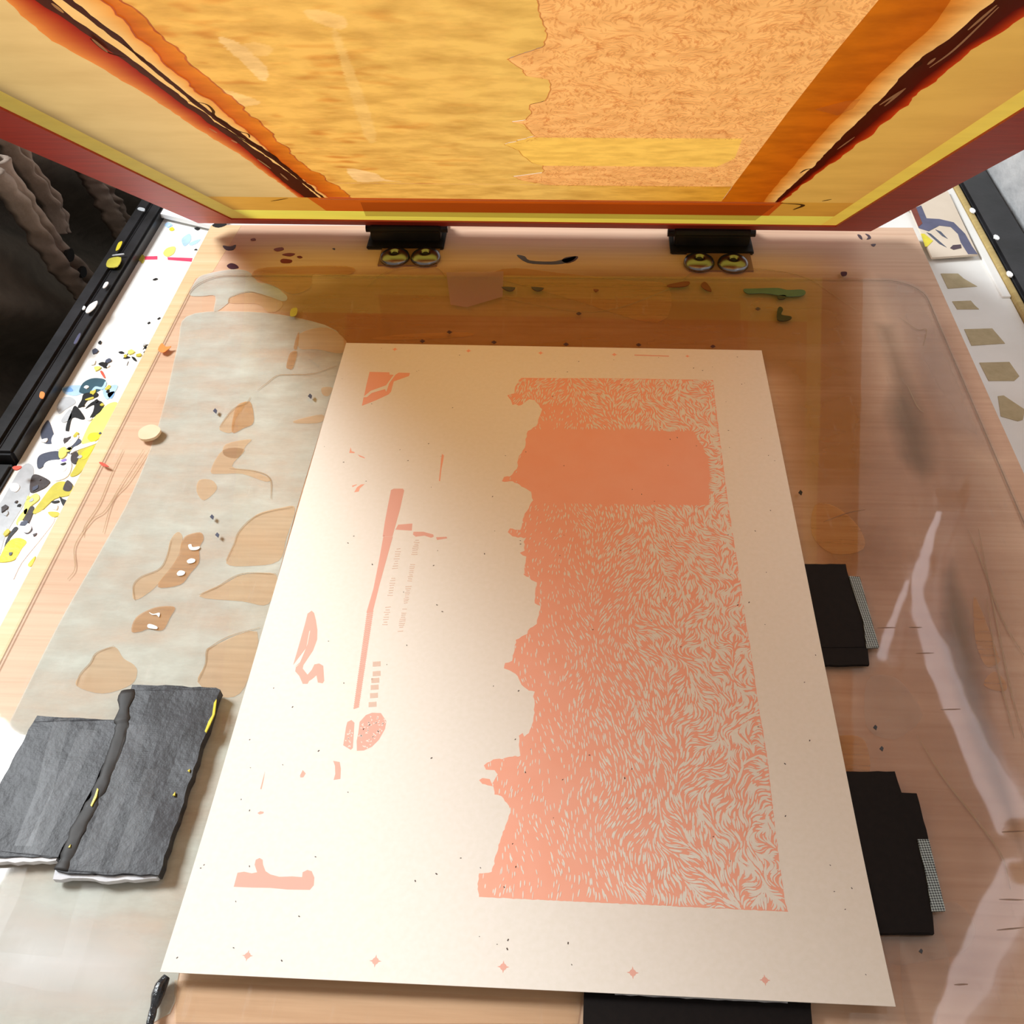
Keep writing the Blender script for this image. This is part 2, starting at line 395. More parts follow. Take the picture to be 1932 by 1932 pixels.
# splatter on the left strip of the bench
spl = []
def z5(pts): return zoomed(pts, 0, 700, 4.83)
spl += [('grey', z5([(205, 870), (300, 870), (300, 1000), (240, 1180), (60, 1480), (-20, 1700), (-60, 1300), (20, 1180)]), 0),
        ('mauve', z5([(310, 1330), (420, 1270), (500, 1350), (400, 1500), (200, 1750), (120, 1900), (180, 1600)]), 1),
        ('sky', z5([(575, 150), (720, 130), (800, 160), (700, 225), (590, 205)]), 0), ('sky', z5([(960, 150), (1070, 130), (1050, 190), (980, 260), (940, 210)]), 1),
        ('blue', z5([(580, 165), (640, 150), (665, 185), (600, 190)]), 1), ('blue', z5([(985, 205), (1045, 190), (1020, 250), (990, 240)]), 1),
        ('teal', z5([(722, 185), (760, 110), (840, 70), (930, 72), (965, 95), (935, 155), (880, 195), (800, 212), (745, 205)]), 1),
        ('sky', z5([(832, 190), (870, 145), (930, 150), (960, 100), (972, 118), (940, 172), (880, 168), (850, 195)]), 2),
        ('black', z5([(710, 335), (745, 270), (770, 210), (880, 200), (890, 235), (800, 270), (760, 320)]), 2),
        ('olive', z5([(782, 262), (850, 240), (850, 255), (790, 272)]), 3),
        ('black', z5([(600, 550), (610, 480), (650, 380), (690, 320), (770, 420), (750, 445), (660, 430), (625, 560)]), 1),
        ('black', z5([(780, 345), (850, 280), (925, 280), (945, 325), (905, 385), (820, 435), (850, 370), (855, 310)]), 1),
        ('slate', z5([(372, 560), (410, 480), (445, 455), (485, 560), (505, 640), (455, 665), (395, 650)]), 1),
        ('grey', z5([(520, 330), (560, 250), (650, 240), (690, 290), (600, 350), (540, 390)]), 0), ('grey', z5([(560, 450), (640, 350), (650, 430), (590, 470)]), 1),
        ('pale_yellow', z5([(1075, 300), (980, 308), (850, 440), (780, 560), (750, 670), (905, 610), (980, 480)]), 1),
        ('yellow', z5([(800, 620), (830, 570), (930, 570), (915, 605), (850, 650)]), 2),
        ('olive', z5([(885, 668), (720, 725), (700, 850), (640, 960), (720, 940), (800, 830)]), 2), ('yellow', z5([(860, 690), (760, 740), (735, 800), (790, 800)]), 3),
        ('slate', z5([(345, 885), (345, 800), (400, 755), (535, 735), (540, 805), (430, 825), (385, 880)]), 2),
        ('white', z5([(400, 880), (445, 825), (590, 815), (655, 850), (620, 960), (510, 1005), (440, 960)]), 3),
        ('black', z5([(555, 855), (600, 840), (605, 855), (575, 868)]), 4),
        ('purple', z5([(560, 822), (600, 805), (610, 822), (575, 835)]), 4),
        ('brown', z5([(285, 985), (330, 945), (450, 1000), (440, 1040), (385, 1080), (280, 1110)]), 2),
        ('olive', z5([(380, 1180), (480, 1050), (560, 1010), (665, 1040), (640, 1130), (500, 1170), (370, 1285), (300, 1295)]), 2),
        ('brown', z5([(590, 1040), (620, 1000), (665, 1045), (640, 1100), (580, 1090)]), 3),
        ('brown', z5([(655, 770), (700, 740), (720, 790), (690, 850), (650, 830)]), 3),
        ('yellow', z5([(5, 1690), (80, 1560), (170, 1525), (245, 1560), (200, 1625), (130, 1725), (-10, 1745)]), 2),
        ('yellow', z5([(258, 1765), (325, 1690), (300, 1760), (275, 1785)]), 2),
        ('black', z5([(38, 1640), (60, 1540), (130, 1430), (165, 1440), (90, 1530), (60, 1620)]), 1),
        ('black', z5([(545, 1150), (575, 1170), (612, 1190), (578, 1232)]), 3), ('black', z5([(470, 1195), (540, 1185), (530, 1202), (490, 1208)]), 3),
        ('pale_yellow', z5([(220, 1290), (240, 1190), (330, 1120), (360, 1170), (280, 1240), (240, 1310)]), 3),
        ('pale_yellow', z5([(150, 1400), (170, 1340), (240, 1260), (250, 1290), (190, 1390)]), 3),
        ('brown', z5([(180, 1370), (250, 1260), (310, 1240), (290, 1330), (240, 1420)]), 2), ('brown', z5([(180, 1400), (250, 1380), (300, 1450), (240, 1490)]), 2),
        ('white', z5([(170, 1400), (210, 1370), (290, 1420), (260, 1480), (200, 1460)]), 4),
        ('white', z5([(470, 640), (520, 560), (640, 560), (720, 600), (640, 700), (520, 720)]), 3),
        ('white', z5([(640, 760), (680, 700), (780, 670), (870, 650), (880, 665), (790, 700), (690, 735)]), 4),
        ('slate', z5([(600, 720), (660, 640), (720, 620), (740, 650), (690, 690), (650, 760)]), 2),
        ('olive', z5([(440, 1290), (530, 1290), (540, 1320), (480, 1335)]), 2), ('pale_yellow', z5([(540, 790), (545, 720), (600, 700), (610, 760), (570, 800)]), 4),
        ('white', z5([(92, 1060), (110, 1030), (160, 1030), (182, 1065), (150, 1105), (105, 1095)]), 3),
        ('pink', zoomed([(1010, 985), (1195, 980), (1195, 1005), (1015, 1008)], 0, 240, 4.025), 0), ('pink', zoomed([(1272, 988), (1462, 995), (1455, 1022), (1275, 1008)], 0, 240, 4.025), 0),
        ('olive', zoomed([(1035, 990), (1060, 965), (1100, 985), (1085, 1035), (1060, 1015)], 0, 240, 4.025), 2),
        ('olive', zoomed([(1050, 890), (1090, 875), (1110, 885), (1070, 910)], 0, 240, 4.025), 2),
        ('pale_yellow', zoomed([(1240, 960), (1270, 920), (1330, 910), (1320, 960), (1270, 985)], 0, 240, 4.025), 1),
        ('sky', zoomed([(1250, 740), (1280, 725), (1310, 745), (1275, 765)], 0, 240, 4.025), 1), ('yellow', zoomed([(1285, 775), (1310, 760), (1325, 780), (1300, 790)], 0, 240, 4.025), 1),
        ('black', zoomed([(1475, 770), (1500, 762), (1520, 772), (1500, 785)], 0, 240, 4.025), 1), ('black', zoomed([(1475, 935), (1490, 925), (1500, 935)], 0, 240, 4.025), 1),
        ('sky', zoomed([(1380, 850), (1440, 810), (1450, 860), (1400, 905)], 0, 240, 4.025), 0), ('sky', zoomed([(1440, 880), (1520, 850), (1500, 880), (1450, 900)], 0, 240, 4.025), 0),
        ('black', zoomed([(748, 1800), (780, 1785), (812, 1800), (785, 1820)], 0, 240, 4.025), 1),
        ('red', zoomed([(762, 1860), (778, 1855), (800, 1900), (790, 1905)], 0, 240, 4.025), 2)]
for a in ((900, 1710, 945, 1718), (960, 1735, 1000, 1690), (935, 1755, 990, 1750), (1000, 1745, 1040, 1780), (1085, 1690, 1125, 1650), (1095, 1670, 1125, 1690), (1090, 1712, 1110, 1705), (975, 1780, 965, 1812), (1120, 1490, 1142, 1488), (1195, 1458, 1220, 1452), (745, 1485, 770, 1482), (1160, 1160, 1200, 1155)):
    x0, y0, x1, y1 = a; spl.append(('black', zoomed([(x0, y0), (0.5 * (x0 + x1) + 5, 0.5 * (y0 + y1) - 10), (x1, y1), (0.5 * (x0 + x1) - 4, 0.5 * (y0 + y1) + 8)], 0, 240, 4.025), 1))
for i in range(70):                                   # loose flecks
    x = random.uniform(-0.345, -0.30); y = random.uniform(0.02, 0.40)
    r = random.uniform(0.0007, 0.0022); c = random.choice(['black', 'slate', 'olive', 'white', 'brown', 'grey', 'pale_yellow', 'black'])
    if y > 0.24 and random.random() < 0.75: continue
    pts = [(x + r * random.uniform(0.6, 1.4) * math.cos(k), y + r * random.uniform(0.7, 2.0) * math.sin(k)) for k in (0, 0.9, 1.9, 2.8, 3.7, 4.6, 5.5)]
    slab('paint_fleck', pts, Z_TABLE, Z_TABLE + 0.0009, MATS['paint_' + c], bench)
for c, pts, lv in spl:
    p2 = T2(pts, Z_TABLE)
    slab('paint_splash', p2, Z_TABLE, Z_TABLE + 0.0002 + 0.00015 * lv, MATS['paint_' + c], bench, smooth=0 if c == 'pink' else 4)

# masking tape scraps on the right strip
def z8(p): return zoomed(p, 1600, 280, 3.717)
tapes = [([(650, 880), (770, 880), (810, 915), (905, 970), (700, 985)], 'torn tan masking tape scrap on the bench, farthest of the row by the right edge'),
         ([(730, 1075), (860, 1070), (890, 1105), (918, 1130), (765, 1130)], 'small tan masking tape scrap, second from the back in the right row'),
         ([(815, 1270), (1010, 1265), (1100, 1370), (865, 1385)], 'tan masking tape scrap with pointed end, middle of the right row'),
         ([(920, 1505), (1130, 1500), (1200, 1600), (1165, 1632), (985, 1632)], 'wide tan masking tape scrap, second from the front in the right row'),
         ([(1050, 1740), (1090, 1735), (1240, 1835), (1225, 1905), (1190, 1915), (1070, 1880)], 'tan masking tape scrap nearest the viewer in the right row')]
for pts, lab in tapes:
    p2 = T2(z8(pts), Z_TABLE); q = [Vector((max(p.x, 0.262), p.y)) for p in p2]
    tag(slab('masking_tape', q, Z_TABLE + 0.0001, Z_TABLE + 0.0004, M_MASKING), lab, 'tape', 'masking tape scraps on the right of the bench')
# painted card scrap, far right
card = empty('painted_card', T(1780, 440, -0.015)); tag(card, 'cream card scrap with dark blue brush mark, far right of the bench', 'card')
cz = -0.0125
slab('card_sheet', T2(z8([(300, 330), (700, 298), (910, 742), (590, 765), (440, 430)]), cz), Z_TABLE + 0.0032, cz, M_CARD, card)
slab('brush_mark', T2(z8([(440, 430), (512, 402), (550, 492), (640, 497), (740, 520), (820, 600), (870, 690), (908, 742), (842, 742), (790, 660), (770, 600), (720, 552), (640, 542), (565, 582), (495, 560)]), cz), cz, cz + 0.0003, MATS['paint_bluegrey'], card)
slab('brush_mark', T2(z8([(612, 570), (650, 585), (698, 635), (660, 615)]), cz), cz, cz + 0.0003, MATS['paint_slate'], card)
slab('brush_mark', T2(z8([(550, 590), (580, 600), (690, 695), (640, 670)]), cz), cz, cz + 0.0003, MATS['paint_slate'], card)
slab('brush_mark', T2(z8([(715, 700), (735, 680), (790, 675), (795, 700), (740, 712)]), cz), cz, cz + 0.0003, MATS['paint_plum'], card)
slab('brush_mark', T2(z8([(440, 430), (475, 415), (520, 530), (492, 552)]), cz), cz + 0.0003, cz + 0.0005, MATS['paint_wine'], card)
slab('yellow_patch', T2(z8([(510, 600), (535, 600), (595, 650), (555, 690), (540, 690)]), cz), cz, cz + 0.0003, MATS['paint_yellow'], card)
# white papers at the far left under the raised screen, and cards poking out past the black edging
tag(slab('white_paper', T2([(258, 392), (330, 370), (430, 392), (409, 427)], -0.010), -0.0145, -0.0105, M_WHITECARD), 'white sheet tucked under the far left corner of the raised screen', 'paper')
tag(slab('white_card_tag', T2([(60, 716), (64, 704), (75, 687), (98, 681), (110, 690), (85, 740), (69, 733)], -0.0187), -0.0205, -0.0187, M_WHITECARD), 'small white card with clipped corner sticking out past the black edge, upper one', 'card', 'white cards at the left edge')
tag(slab('white_card_tag', T2([(-40, 797), (31, 793), (20, 830), (0, 852), (-40, 900)], -0.0187), -0.0205, -0.0187, M_WHITECARD), 'white card sticking out past the black edge, lower one at the frame border', 'card', 'white cards at the left edge')

# ================================================================== PLYWOOD BOARD
board = empty('plywood_board', (0, 0.1, Z_TABLE)); tag(board, 'pale plywood base board lying on the white bench under the clear acrylic', 'board')
bm = bmesh.new(); add_box(bm, (-0.2955, -0.40, Z_TABLE), (0.2945, 0.382, Z_BOARD))
obj('board_panel', bm, M_PLY, board)
box('board_edge', (-0.2965, -0.40, Z_TABLE), (-0.2955, 0.382, Z_BOARD), M_PLYEDGE, board)
def stain(name, pts, mat, z=0, sm=5):
    return slab(name, T2(pts, Z_BOARD), Z_BOARD + 0.0001 + z * 0.0002, Z_BOARD + 0.0002 + z * 0.0002, mat, board, smooth=sm, flat=True)
def feather(name, pts, col, alpha, zo=0.00005, soft=0.03):
    '''film that thins out towards its rim: alpha carried by the mesh, full inside, none at the edge'''
    m, nt, N, L = newmat(name + '_film'); N.remove(N['Principled BSDF']); d = N.new('ShaderNodeBsdfDiffuse'); d.inputs['Color'].default_value = lin(col)
    x = N.new('ShaderNodeBsdfTransparent'); mx = N.new('ShaderNodeMixShader'); at = N.new('ShaderNodeAttribute'); at.attribute_name = 'thick'
    f = noise_n(nt, coords(nt, (6, 22, 6)), 1.0, 4); mu = N.new('ShaderNodeMath'); mu.operation = 'MULTIPLY'; L.new(at.outputs['Fac'], mu.inputs[0])
    L.new(ramp(nt, f, [(0.3, (alpha * 0.75,) * 3 + (1,)), (0.7, (alpha * 1.2,) * 3 + (1,))]), mu.inputs[1]); L.new(mu.outputs[0], mx.inputs[0])
    L.new(x.outputs[0], mx.inputs[1]); L.new(d.outputs[0], mx.inputs[2]); L.new(mx.outputs[0], N['Material Output'].inputs['Surface'])
    P_ = T2(pts, Z_BOARD); x0, x1 = min(p.x for p in P_), max(p.x for p in P_); y0, y1 = min(p.y for p in P_), max(p.y for p in P_)
    bm = bmesh.new(); lay = bm.verts.layers.float.new('thick'); st_ = 0.005 if soft > 0.02 else 0.002; g_ = {}
    def near(p):
        best = 9
        for a, b in zip(P_, P_[1:] + P_[:1]):
            ab = b - a; t = max(0, min(1, (p - a).dot(ab) / ab.length_squared)); best = min(best, (a + ab * t - p).length)
        return best
    nx_, ny_ = int((x1 - x0) / st_) + 1, int((y1 - y0) / st_) + 1
    for j_ in range(ny_ + 1):
        for i_ in range(nx_ + 1):
            p = Vector((x0 + i_ * st_, y0 + j_ * st_)); v = bm.verts.new((p.x, p.y, Z_BOARD + zo)); g_[i_, j_] = v
            v[lay] = min(1, near(p) / soft) if inside(p, P_) else 0.0
    for j_ in range(ny_):
        for i_ in range(nx_):
            q = (g_[i_, j_], g_[i_ + 1, j_], g_[i_ + 1, j_ + 1], g_[i_, j_ + 1])
            if any(v[lay] > 0 for v in q): bm.faces.new(q)
    for v in [v for v in bm.verts if not v.link_faces]: bm.verts.remove(v)
    return obj('film_and_glare', bm, m, board)
def za(p): return zoomed(p, 300, 500, 5.367)
def zb(p): return zoomed(p, 100, 850, 4.2)
def zr(p): return zoomed(p, 1400, 500, 3.632)
slab('bare_margin', [(-0.2953, -0.39), (-0.2862, -0.39), (-0.2862, 0.30), (-0.275, 0.31), (-0.270, 0.381), (-0.2953, 0.381)], Z_BOARD, Z_BOARD + 0.0001, M_PLYEDGE, board)
stain('trapped_haze', za([(310, 300), (390, 140), (500, 90), (720, 50), (880, 60), (960, 120), (1010, 180), (1150, 200), (1230, 260), (1300, 330), (1240, 370), (950, 280), (730, 330), (700, 390), (560, 480), (570, 320), (430, 320)]), M_HAZE, 1, 4)
stain('trapped_haze', [(335, 655), (352, 598), (440, 588), (560, 600), (648, 640), (620, 760), (560, 960), (500, 1180), (458, 1330), (420, 1500), (345, 1800), (285, 1932), (-80, 1932), (-80, 1560), (0, 1400), (110, 1180), (190, 1040), (250, 930), (300, 800)], M_HAZE, 1, 4)
feather('painted_glare', [(-90, 1640), (60, 1640), (200, 1680), (330, 1740), (345, 1800), (300, 1960), (-90, 1960)], (246, 246, 248), 0.75, 0.0006)  # soft window glare, painted as a white film in the lower left
for pts in ([(1020, 740), (1060, 680), (1170, 655), (1195, 710), (1160, 780), (1160, 890), (1090, 980), (1010, 1070), (830, 1085), (940, 930), (1000, 830)],
            [(625, 1440), (660, 1330), (780, 1260), (880, 1240), (970, 1250), (930, 1330), (870, 1430), (760, 1420), (700, 1440)]):
    stain('wet_patch', zb(pts), M_WETWOOD, 3, 4)
for pts in ([(650, 1190), (640, 1080), (700, 1010), (840, 950), (900, 860), (930, 720), (990, 650), (1030, 700), (990, 850), (930, 940), (800, 1100)],
            [(1160, 1160), (1400, 1040), (1500, 990), (1770, 990), (1710, 1220), (1500, 1200)], [(1375, 900), (1440, 740), (1470, 660), (1560, 560), (1640, 500), (1800, 460), (1920, 460), (1850, 700), (1790, 880), (1560, 920)],
            [(190, 1870), (220, 1780), (300, 1690), (350, 1610), (490, 1560), (560, 1650), (640, 1700), (670, 1760), (620, 1860), (400, 1930)],
            [(1150, 1840), (1210, 1700), (1220, 1600), (1260, 1560), (1620, 1440), (1520, 1880), (1340, 1960)], [(1340, 190), (1250, 170), (1350, 0), (1520, 0), (1420, 130), (1600, 170), (1720, 230), (1680, 250), (1500, 190)],
            [(1140, 330), (1160, 240), (1260, 240), (1300, 310), (1200, 400)]):
    stain('damp_patch', zb(pts), M_WARMWOOD, 2, 4)
for pts in ([(780, 1450), (890, 1390), (940, 1420), (960, 1600), (860, 1660), (740, 1700)], [(1365, 850), (1390, 740), (1420, 690), (1400, 850)], [(1290, 1030), (1330, 900), (1400, 890), (1360, 1050), (1310, 1060)],
            [(940, 110), (1100, 30), (1900, 20), (1950, 100), (1700, 110), (1560, 110), (1530, 240), (1360, 300), (1230, 250), (1010, 160)]):
    stain('wet_patch', za(pts), M_WETWOOD, 3, 4)
for pts in ([(615, 1650), (690, 1540), (780, 1450), (890, 1390), (780, 1560), (740, 1700), (640, 1690)], [(660, 1930), (680, 1820), (930, 1770), (880, 1840), (800, 1960)], [(1420, 850), (1430, 700), (1700, 640), (1900, 780), (1850, 900), (1600, 860)],
            [(1650, 1250), (1760, 1250), (1720, 1330), (1660, 1320)], [(1380, 1580), (1650, 1520), (1640, 1600), (1400, 1610)], [(720, 390), (740, 330), (950, 285), (1240, 375), (1200, 470), (1100, 480), (1000, 400)]):
    stain('damp_patch', za(pts), M_WARMWOOD, 2, 4)
for pts in ([(1075, 760), (1100, 752), (1112, 775), (1165, 770), (1160, 790), (1130, 800), (1090, 795)], [(1065, 885), (1095, 865), (1130, 872), (1125, 895), (1080, 905)], [(985, 985), (1010, 960), (1050, 970), (1040, 995), (1000, 1003)], [(765, 1290), (800, 1305), (850, 1295), (845, 1330), (825, 1312), (790, 1312)], [(755, 1390), (780, 1385), (830, 1405), (825, 1425), (760, 1415)]):
    stain('white_blotch', zb(pts), MATS['paint_white'], 5, 3)
stain('damp_patch', [(330, 1850), (640, 1845), (1100, 1868), (1090, 1932), (330, 1930)], M_WARMWOOD, 2, 0)
feather('brown_back', [(480, 560), (640, 500), (1240, 496), (1640, 506), (1700, 800), (1720, 1120), (1480, 1180), (1430, 720), (640, 720), (560, 700)], (172, 122, 66), 0.6)
feather('umber_right', [(1560, 1000), (1700, 620), (1800, 600), (1960, 1100), (2000, 1500), (1960, 1990), (1560, 1990), (1500, 1300)], (168, 122, 92), 0.4, 0.00008)
# right side: olive and whitish trapped films
feather('olive_right', zr([(880, 380), (1060, 400), (1150, 660), (1250, 930), (1360, 1230), (1360, 1420), (1240, 1540), (1040, 1320), (940, 1000), (990, 800), (930, 560)]), (122, 100, 66), 0.4, 0.00011, 0.014)
feather('pale_right', zr([(900, 50), (1160, 60), (1290, 120), (1430, 370), (1640, 850), (1820, 1310), (1720, 1370), (1400, 1150), (1240, 900), (1100, 640), (980, 350), (930, 200)]), (222, 196, 182), 0.4, 0.00014, 0.016)
feather('olive_strip', [(1770, 1080), (1800, 1040), (1850, 1200), (1890, 1400), (1932, 1560), (1960, 1700), (1860, 1480), (1800, 1330), (1765, 1200)], (134, 108, 70), 0.5, 0.00017, 0.010)
stain('trapped_haze', [(1770, 1715), (1800, 1702), (1830, 1730), (1838, 1765), (1810, 1800), (1740, 1815), (1680, 1818), (1670, 1760), (1740, 1750)], M_HAZE3, 2, 4)
stain('trapped_haze', [(1640, 1280), (1690, 1280), (1732, 1330), (1735, 1360), (1690, 1395), (1640, 1380), (1630, 1330)], M_HAZE3, 2, 4)
stain('trapped_haze', [(1700, 1700), (1735, 1690), (1790, 1800), (1770, 1900), (1760, 1960), (1720, 1960), (1700, 1850)], M_HAZE3, 1, 4)
stain('wet_patch', zr([(500, 1650), (640, 1660), (800, 1800), (830, 1950), (620, 1980), (480, 1850)]), M_WETWOOD, 1, 4)
stain('wet_patch', [(1570, 1400), (1600, 1388), (1632, 1400), (1640, 1460), (1600, 1470)], M_WETWOOD, 1, 4)
stain('wet_patch', [(1836, 1130), (1850, 1150), (1880, 1230), (1885, 1250), (1860, 1258), (1840, 1210)], M_WETWOOD, 2, 4)
stain('wet_patch', [(1855, 1290), (1875, 1268), (1898, 1290), (1895, 1305), (1870, 1302)], M_WETWOOD, 2, 4)
for pts in ([(860, 545), (900, 520), (1060, 560), (1240, 610), (1260, 540), (1180, 530), (1050, 515), (950, 508)], [(700, 640), (760, 632), (880, 628), (880, 636), (760, 642)]):
    stain('wet_patch', pts, M_WETWOOD, 1, 4)
# outlines of trapped films
bm = bmesh.new()
for ln in (za([(700, 390), (730, 330), (850, 290), (950, 282), (1240, 375)]), za([(1000, 1280), (1090, 1210), (1200, 1130), (1340, 1120), (1560, 1110), (1800, 1030)]), za([(615, 1650), (690, 1540), (780, 1450), (885, 1410), (930, 1345)]),
           zb([(1160, 1150), (1300, 1090), (1500, 985), (1770, 985)]), zb([(1375, 880), (1440, 740), (1470, 660), (1560, 560), (1680, 500), (1900, 455)]), zb([(190, 1870), (220, 1780), (300, 1690), (350, 1610), (490, 1555)]),
           zb([(1150, 1840), (1210, 1700), (1220, 1600), (1260, 1560), (1400, 1480), (1640, 1410)]), zb([(650, 1190), (640, 1080), (700, 1010), (840, 950), (900, 860), (940, 720)]), zb([(1400, 150), (1600, 170), (1720, 230), (1730, 390)]),
           zb([(720, 0), (560, 250), (420, 480), (310, 560), (180, 760), (180, 940), (120, 1030)]), zb([(770, 0), (600, 260), (480, 400), (400, 660)]), zb([(560, 0), (470, 190), (370, 430), (260, 600), (240, 690)]),
           [(1845, 1000), (1880, 1180), (1905, 1300), (1932, 1400)], [(1825, 1000), (1850, 1060), (1890, 1170), (1932, 1240)], [(1730, 1390), (1780, 1470), (1850, 1560), (1890, 1620), (1905, 1680)], [(1860, 1130), (1880, 1260), (1900, 1340), (1912, 1395)],
           [(860, 545), (930, 560), (1120, 590), (1260, 548), (1330, 510), (1500, 520), (1620, 590)], [(690, 545), (720, 520), (760, 508), (820, 506), (845, 530)], zr([(1130, 830), (1200, 980), (1250, 1020)]), zr([(1080, 370), (1200, 450), (1260, 450), (1240, 560)])):
    ribbon(bm, smooth_line(T2(ln, Z_BOARD), 6), 0.0009, Z_BOARD + 0.001)
ol = obj('haze_outline', bm, M_LINE, board); ol['kind'] = 'stuff'
# ink marks on the board along the hinge side
for c, pts in (('plum', zoomed([(130, 270), (175, 275), (210, 265), (195, 295), (150, 296)], 380, 380, 3.22)), ('wine', zoomed([(480, 360), (500, 350), (550, 358), (540, 375), (490, 375)], 380, 380, 3.22)),
               ('wine', zoomed([(490, 325), (530, 315), (570, 320), (540, 335)], 380, 380, 3.22)), ('wine', zoomed([(580, 337), (600, 332), (615, 342), (595, 347)], 380, 380, 3.22)), ('wine', zoomed([(300, 230), (325, 225), (330, 238), (305, 240)], 380, 380, 3.22)),
               ('wine', zoomed([(440, 290), (490, 280), (500, 295), (460, 305)], 380, 380, 3.22)), ('plum', zoomed([(795, 288), (812, 286), (810, 296)], 380, 380, 3.22)),
               ('bluegrey', [(975, 482), (990, 484), (1000, 492), (1040, 494), (1062, 490), (1086, 484), (1080, 492), (1060, 498), (1030, 499), (995, 496)]), ('plum', [(1060, 492), (1068, 486), (1090, 484), (1085, 492), (1070, 497)]),
               ('plum', zoomed([(65, 605), (90, 612), (100, 640), (80, 630)], 1600, 280, 3.717)), ('plum', zoomed([(120, 600), (150, 610), (160, 632), (130, 640), (140, 622)], 1600, 280, 3.717)), ('plum', zoomed([(160, 675), (195, 672), (180, 690)], 1600, 280, 3.717)),
               ('plum', [(428, 502), (436, 497), (446, 500), (450, 506), (436, 508)]), ('black', [(400, 425), (420, 417), (428, 424), (412, 430)])):
    slab('ink_mark', T2(pts, Z_BOARD), Z_BOARD, Z_BOARD + 0.0003, MATS['paint_' + c], board, smooth=3)

# ================================================================== ACRYLIC SHEET
def rounded(x0, y0, x1, y1, r, n=10):
    out = []
    for cx, cy, a0 in ((x1 - r, y1 - r, 0), (x0 + r, y1 - r, 90), (x0 + r, y0 + r, 180), (x1 - r, y0 + r, 270)):
        for k in range(n + 1):
            a = R(a0 + 90 * k / n); out.append((cx + r * math.cos(a), cy + r * math.sin(a)))
    return out
acr = empty('acrylic_sheet', (0, 0, Z_BOARD)); tag(acr, 'clear glossy acrylic sheet with rounded corners and scuffs lying on the plywood board', 'acrylic sheet')
bm = bmesh.new(); prism(bm, rounded(-0.2855, -0.395, 0.2815, 0.3035, 0.026), Z_BOARD + 0.0013, Z_ACR)
bmesh.ops.delete(bm, geom=[f for f in bm.faces if all(v.co.z < Z_ACR - 1e-4 for v in f.verts)], context='FACES_ONLY')
obj('clear_sheet', bm, M_ACR, acr)
bm = bmesh.new(); ro = rounded(-0.2855, -0.395, 0.2815, 0.3035, 0.026); ri = rounded(-0.2845, -0.394, 0.2805, 0.3025, 0.025)
n = len(ro); A = [bm.verts.new((x, y, Z_BOARD + 0.0012)) for x, y in ro]; B = [bm.verts.new((x, y, Z_BOARD + 0.0012)) for x, y in ri]
for i in range(n): bm.faces.new((A[i], A[(i + 1) % n], B[(i + 1) % n], B[i]))
obj('sheet_rim', bm, mat_film('acrylic_edge_grime', (140, 112, 84), alpha=0.6), acr)
def mark(name, pts, c, sm=3, h=0.0004): return slab(name, T2(pts, Z_ACR), Z_ACR, Z_ACR + h, MATS['paint_' + c], acr, smooth=sm, flat=name == 'lilac_film')
def zh(p): return zoomed(p, 1100, 380, 3.22)
mark('dried_ink', zh([(975, 535), (1040, 532), (1180, 528), (1240, 540), (1330, 538), (1352, 555), (1330, 575), (1240, 580), (1100, 560), (1000, 562)]), 'green')
mark('dried_ink', zh([(1180, 575), (1230, 572), (1225, 592), (1190, 596)]), 'black')
mark('dried_ink', zh([(1182, 655), (1200, 642), (1215, 660), (1205, 690), (1260, 700), (1265, 715), (1230, 728), (1180, 720)]), 'black')
mark('dried_ink', zh([(510, 510), (620, 488), (650, 498), (620, 518), (540, 522)]), 'wine'); mark('dried_ink', zh([(715, 510), (740, 490), (770, 520), (780, 550), (740, 535)]), 'wine')
mark('dried_ink', zh([(1565, 432), (1600, 430), (1600, 450), (1575, 455)]), 'plum'); mark('dried_ink', zh([(62, 535), (95, 538), (78, 552)]), 'wine')
mark('dried_ink', [(946, 542), (972, 543), (962, 550)], 'plum'); mark('dried_ink', [(1002, 542), (1026, 544), (1014, 550)], 'plum')
for px, py in ((797, 644), (932, 646), (1068, 650), (1205, 651), (1345, 654), (1092, 592), (1430, 583), (848, 627)): mark('ink_speck', [(px - 5, py), (px, py - 3), (px + 5, py), (px, py + 3)], 'plum', 0)
lf = mark('lilac_film', [(842, 514), (950, 512), (948, 560), (880, 580), (850, 575)], 'mauve', 0, 0.0001); lf.data.materials[0] = mat_film('lilac_film', (196, 162, 168), alpha=0.45)
for px, py in ((406, 776), (400, 976), (1651, 1373), (1663, 1413), (1737, 1795), (585, 748), (410, 1010), (1510, 930)): mark('ink_speck', [(px - 4, py), (px, py - 5), (px + 4, py - 1), (px + 2, py + 5)], 'slate' if px < 700 else 'black', 0)
mark('orange_splash', za([(-10, 860), (30, 795), (70, 830), (125, 825), (90, 860), (40, 890)]), 'orange')
mark('orange_splash', zb([(365, 95), (400, 100), (445, 130), (395, 125)]), 'red')
mark('yellow_speck', za([(1330, 520), (1340, 450), (1400, 440), (1390, 510)]), 'olive')
bm = bmesh.new()                                     # scratches over the right side
for ln in ([(1655, 1185), (1690, 1184)], [(1715, 1184), (1740, 1184)], [(1728, 1233), (1762, 1232)], [(1775, 1339), (1812, 1338)], [(1890, 1570), (1932, 1568)], [(1885, 1697), (1932, 1698)], [(1880, 1755), (1932, 1750)], [(1800, 1858), (1826, 1857)], [(1553, 985), (1600, 968), (1632, 962)]):
    ribbon(bm, smooth_line(T2(ln, Z_ACR), 4), 0.0007, Z_ACR + 0.0001)
obj('scratch', bm, mat_film('scratch_grey', (110, 90, 80), alpha=0.6), acr)['kind'] = 'stuff'
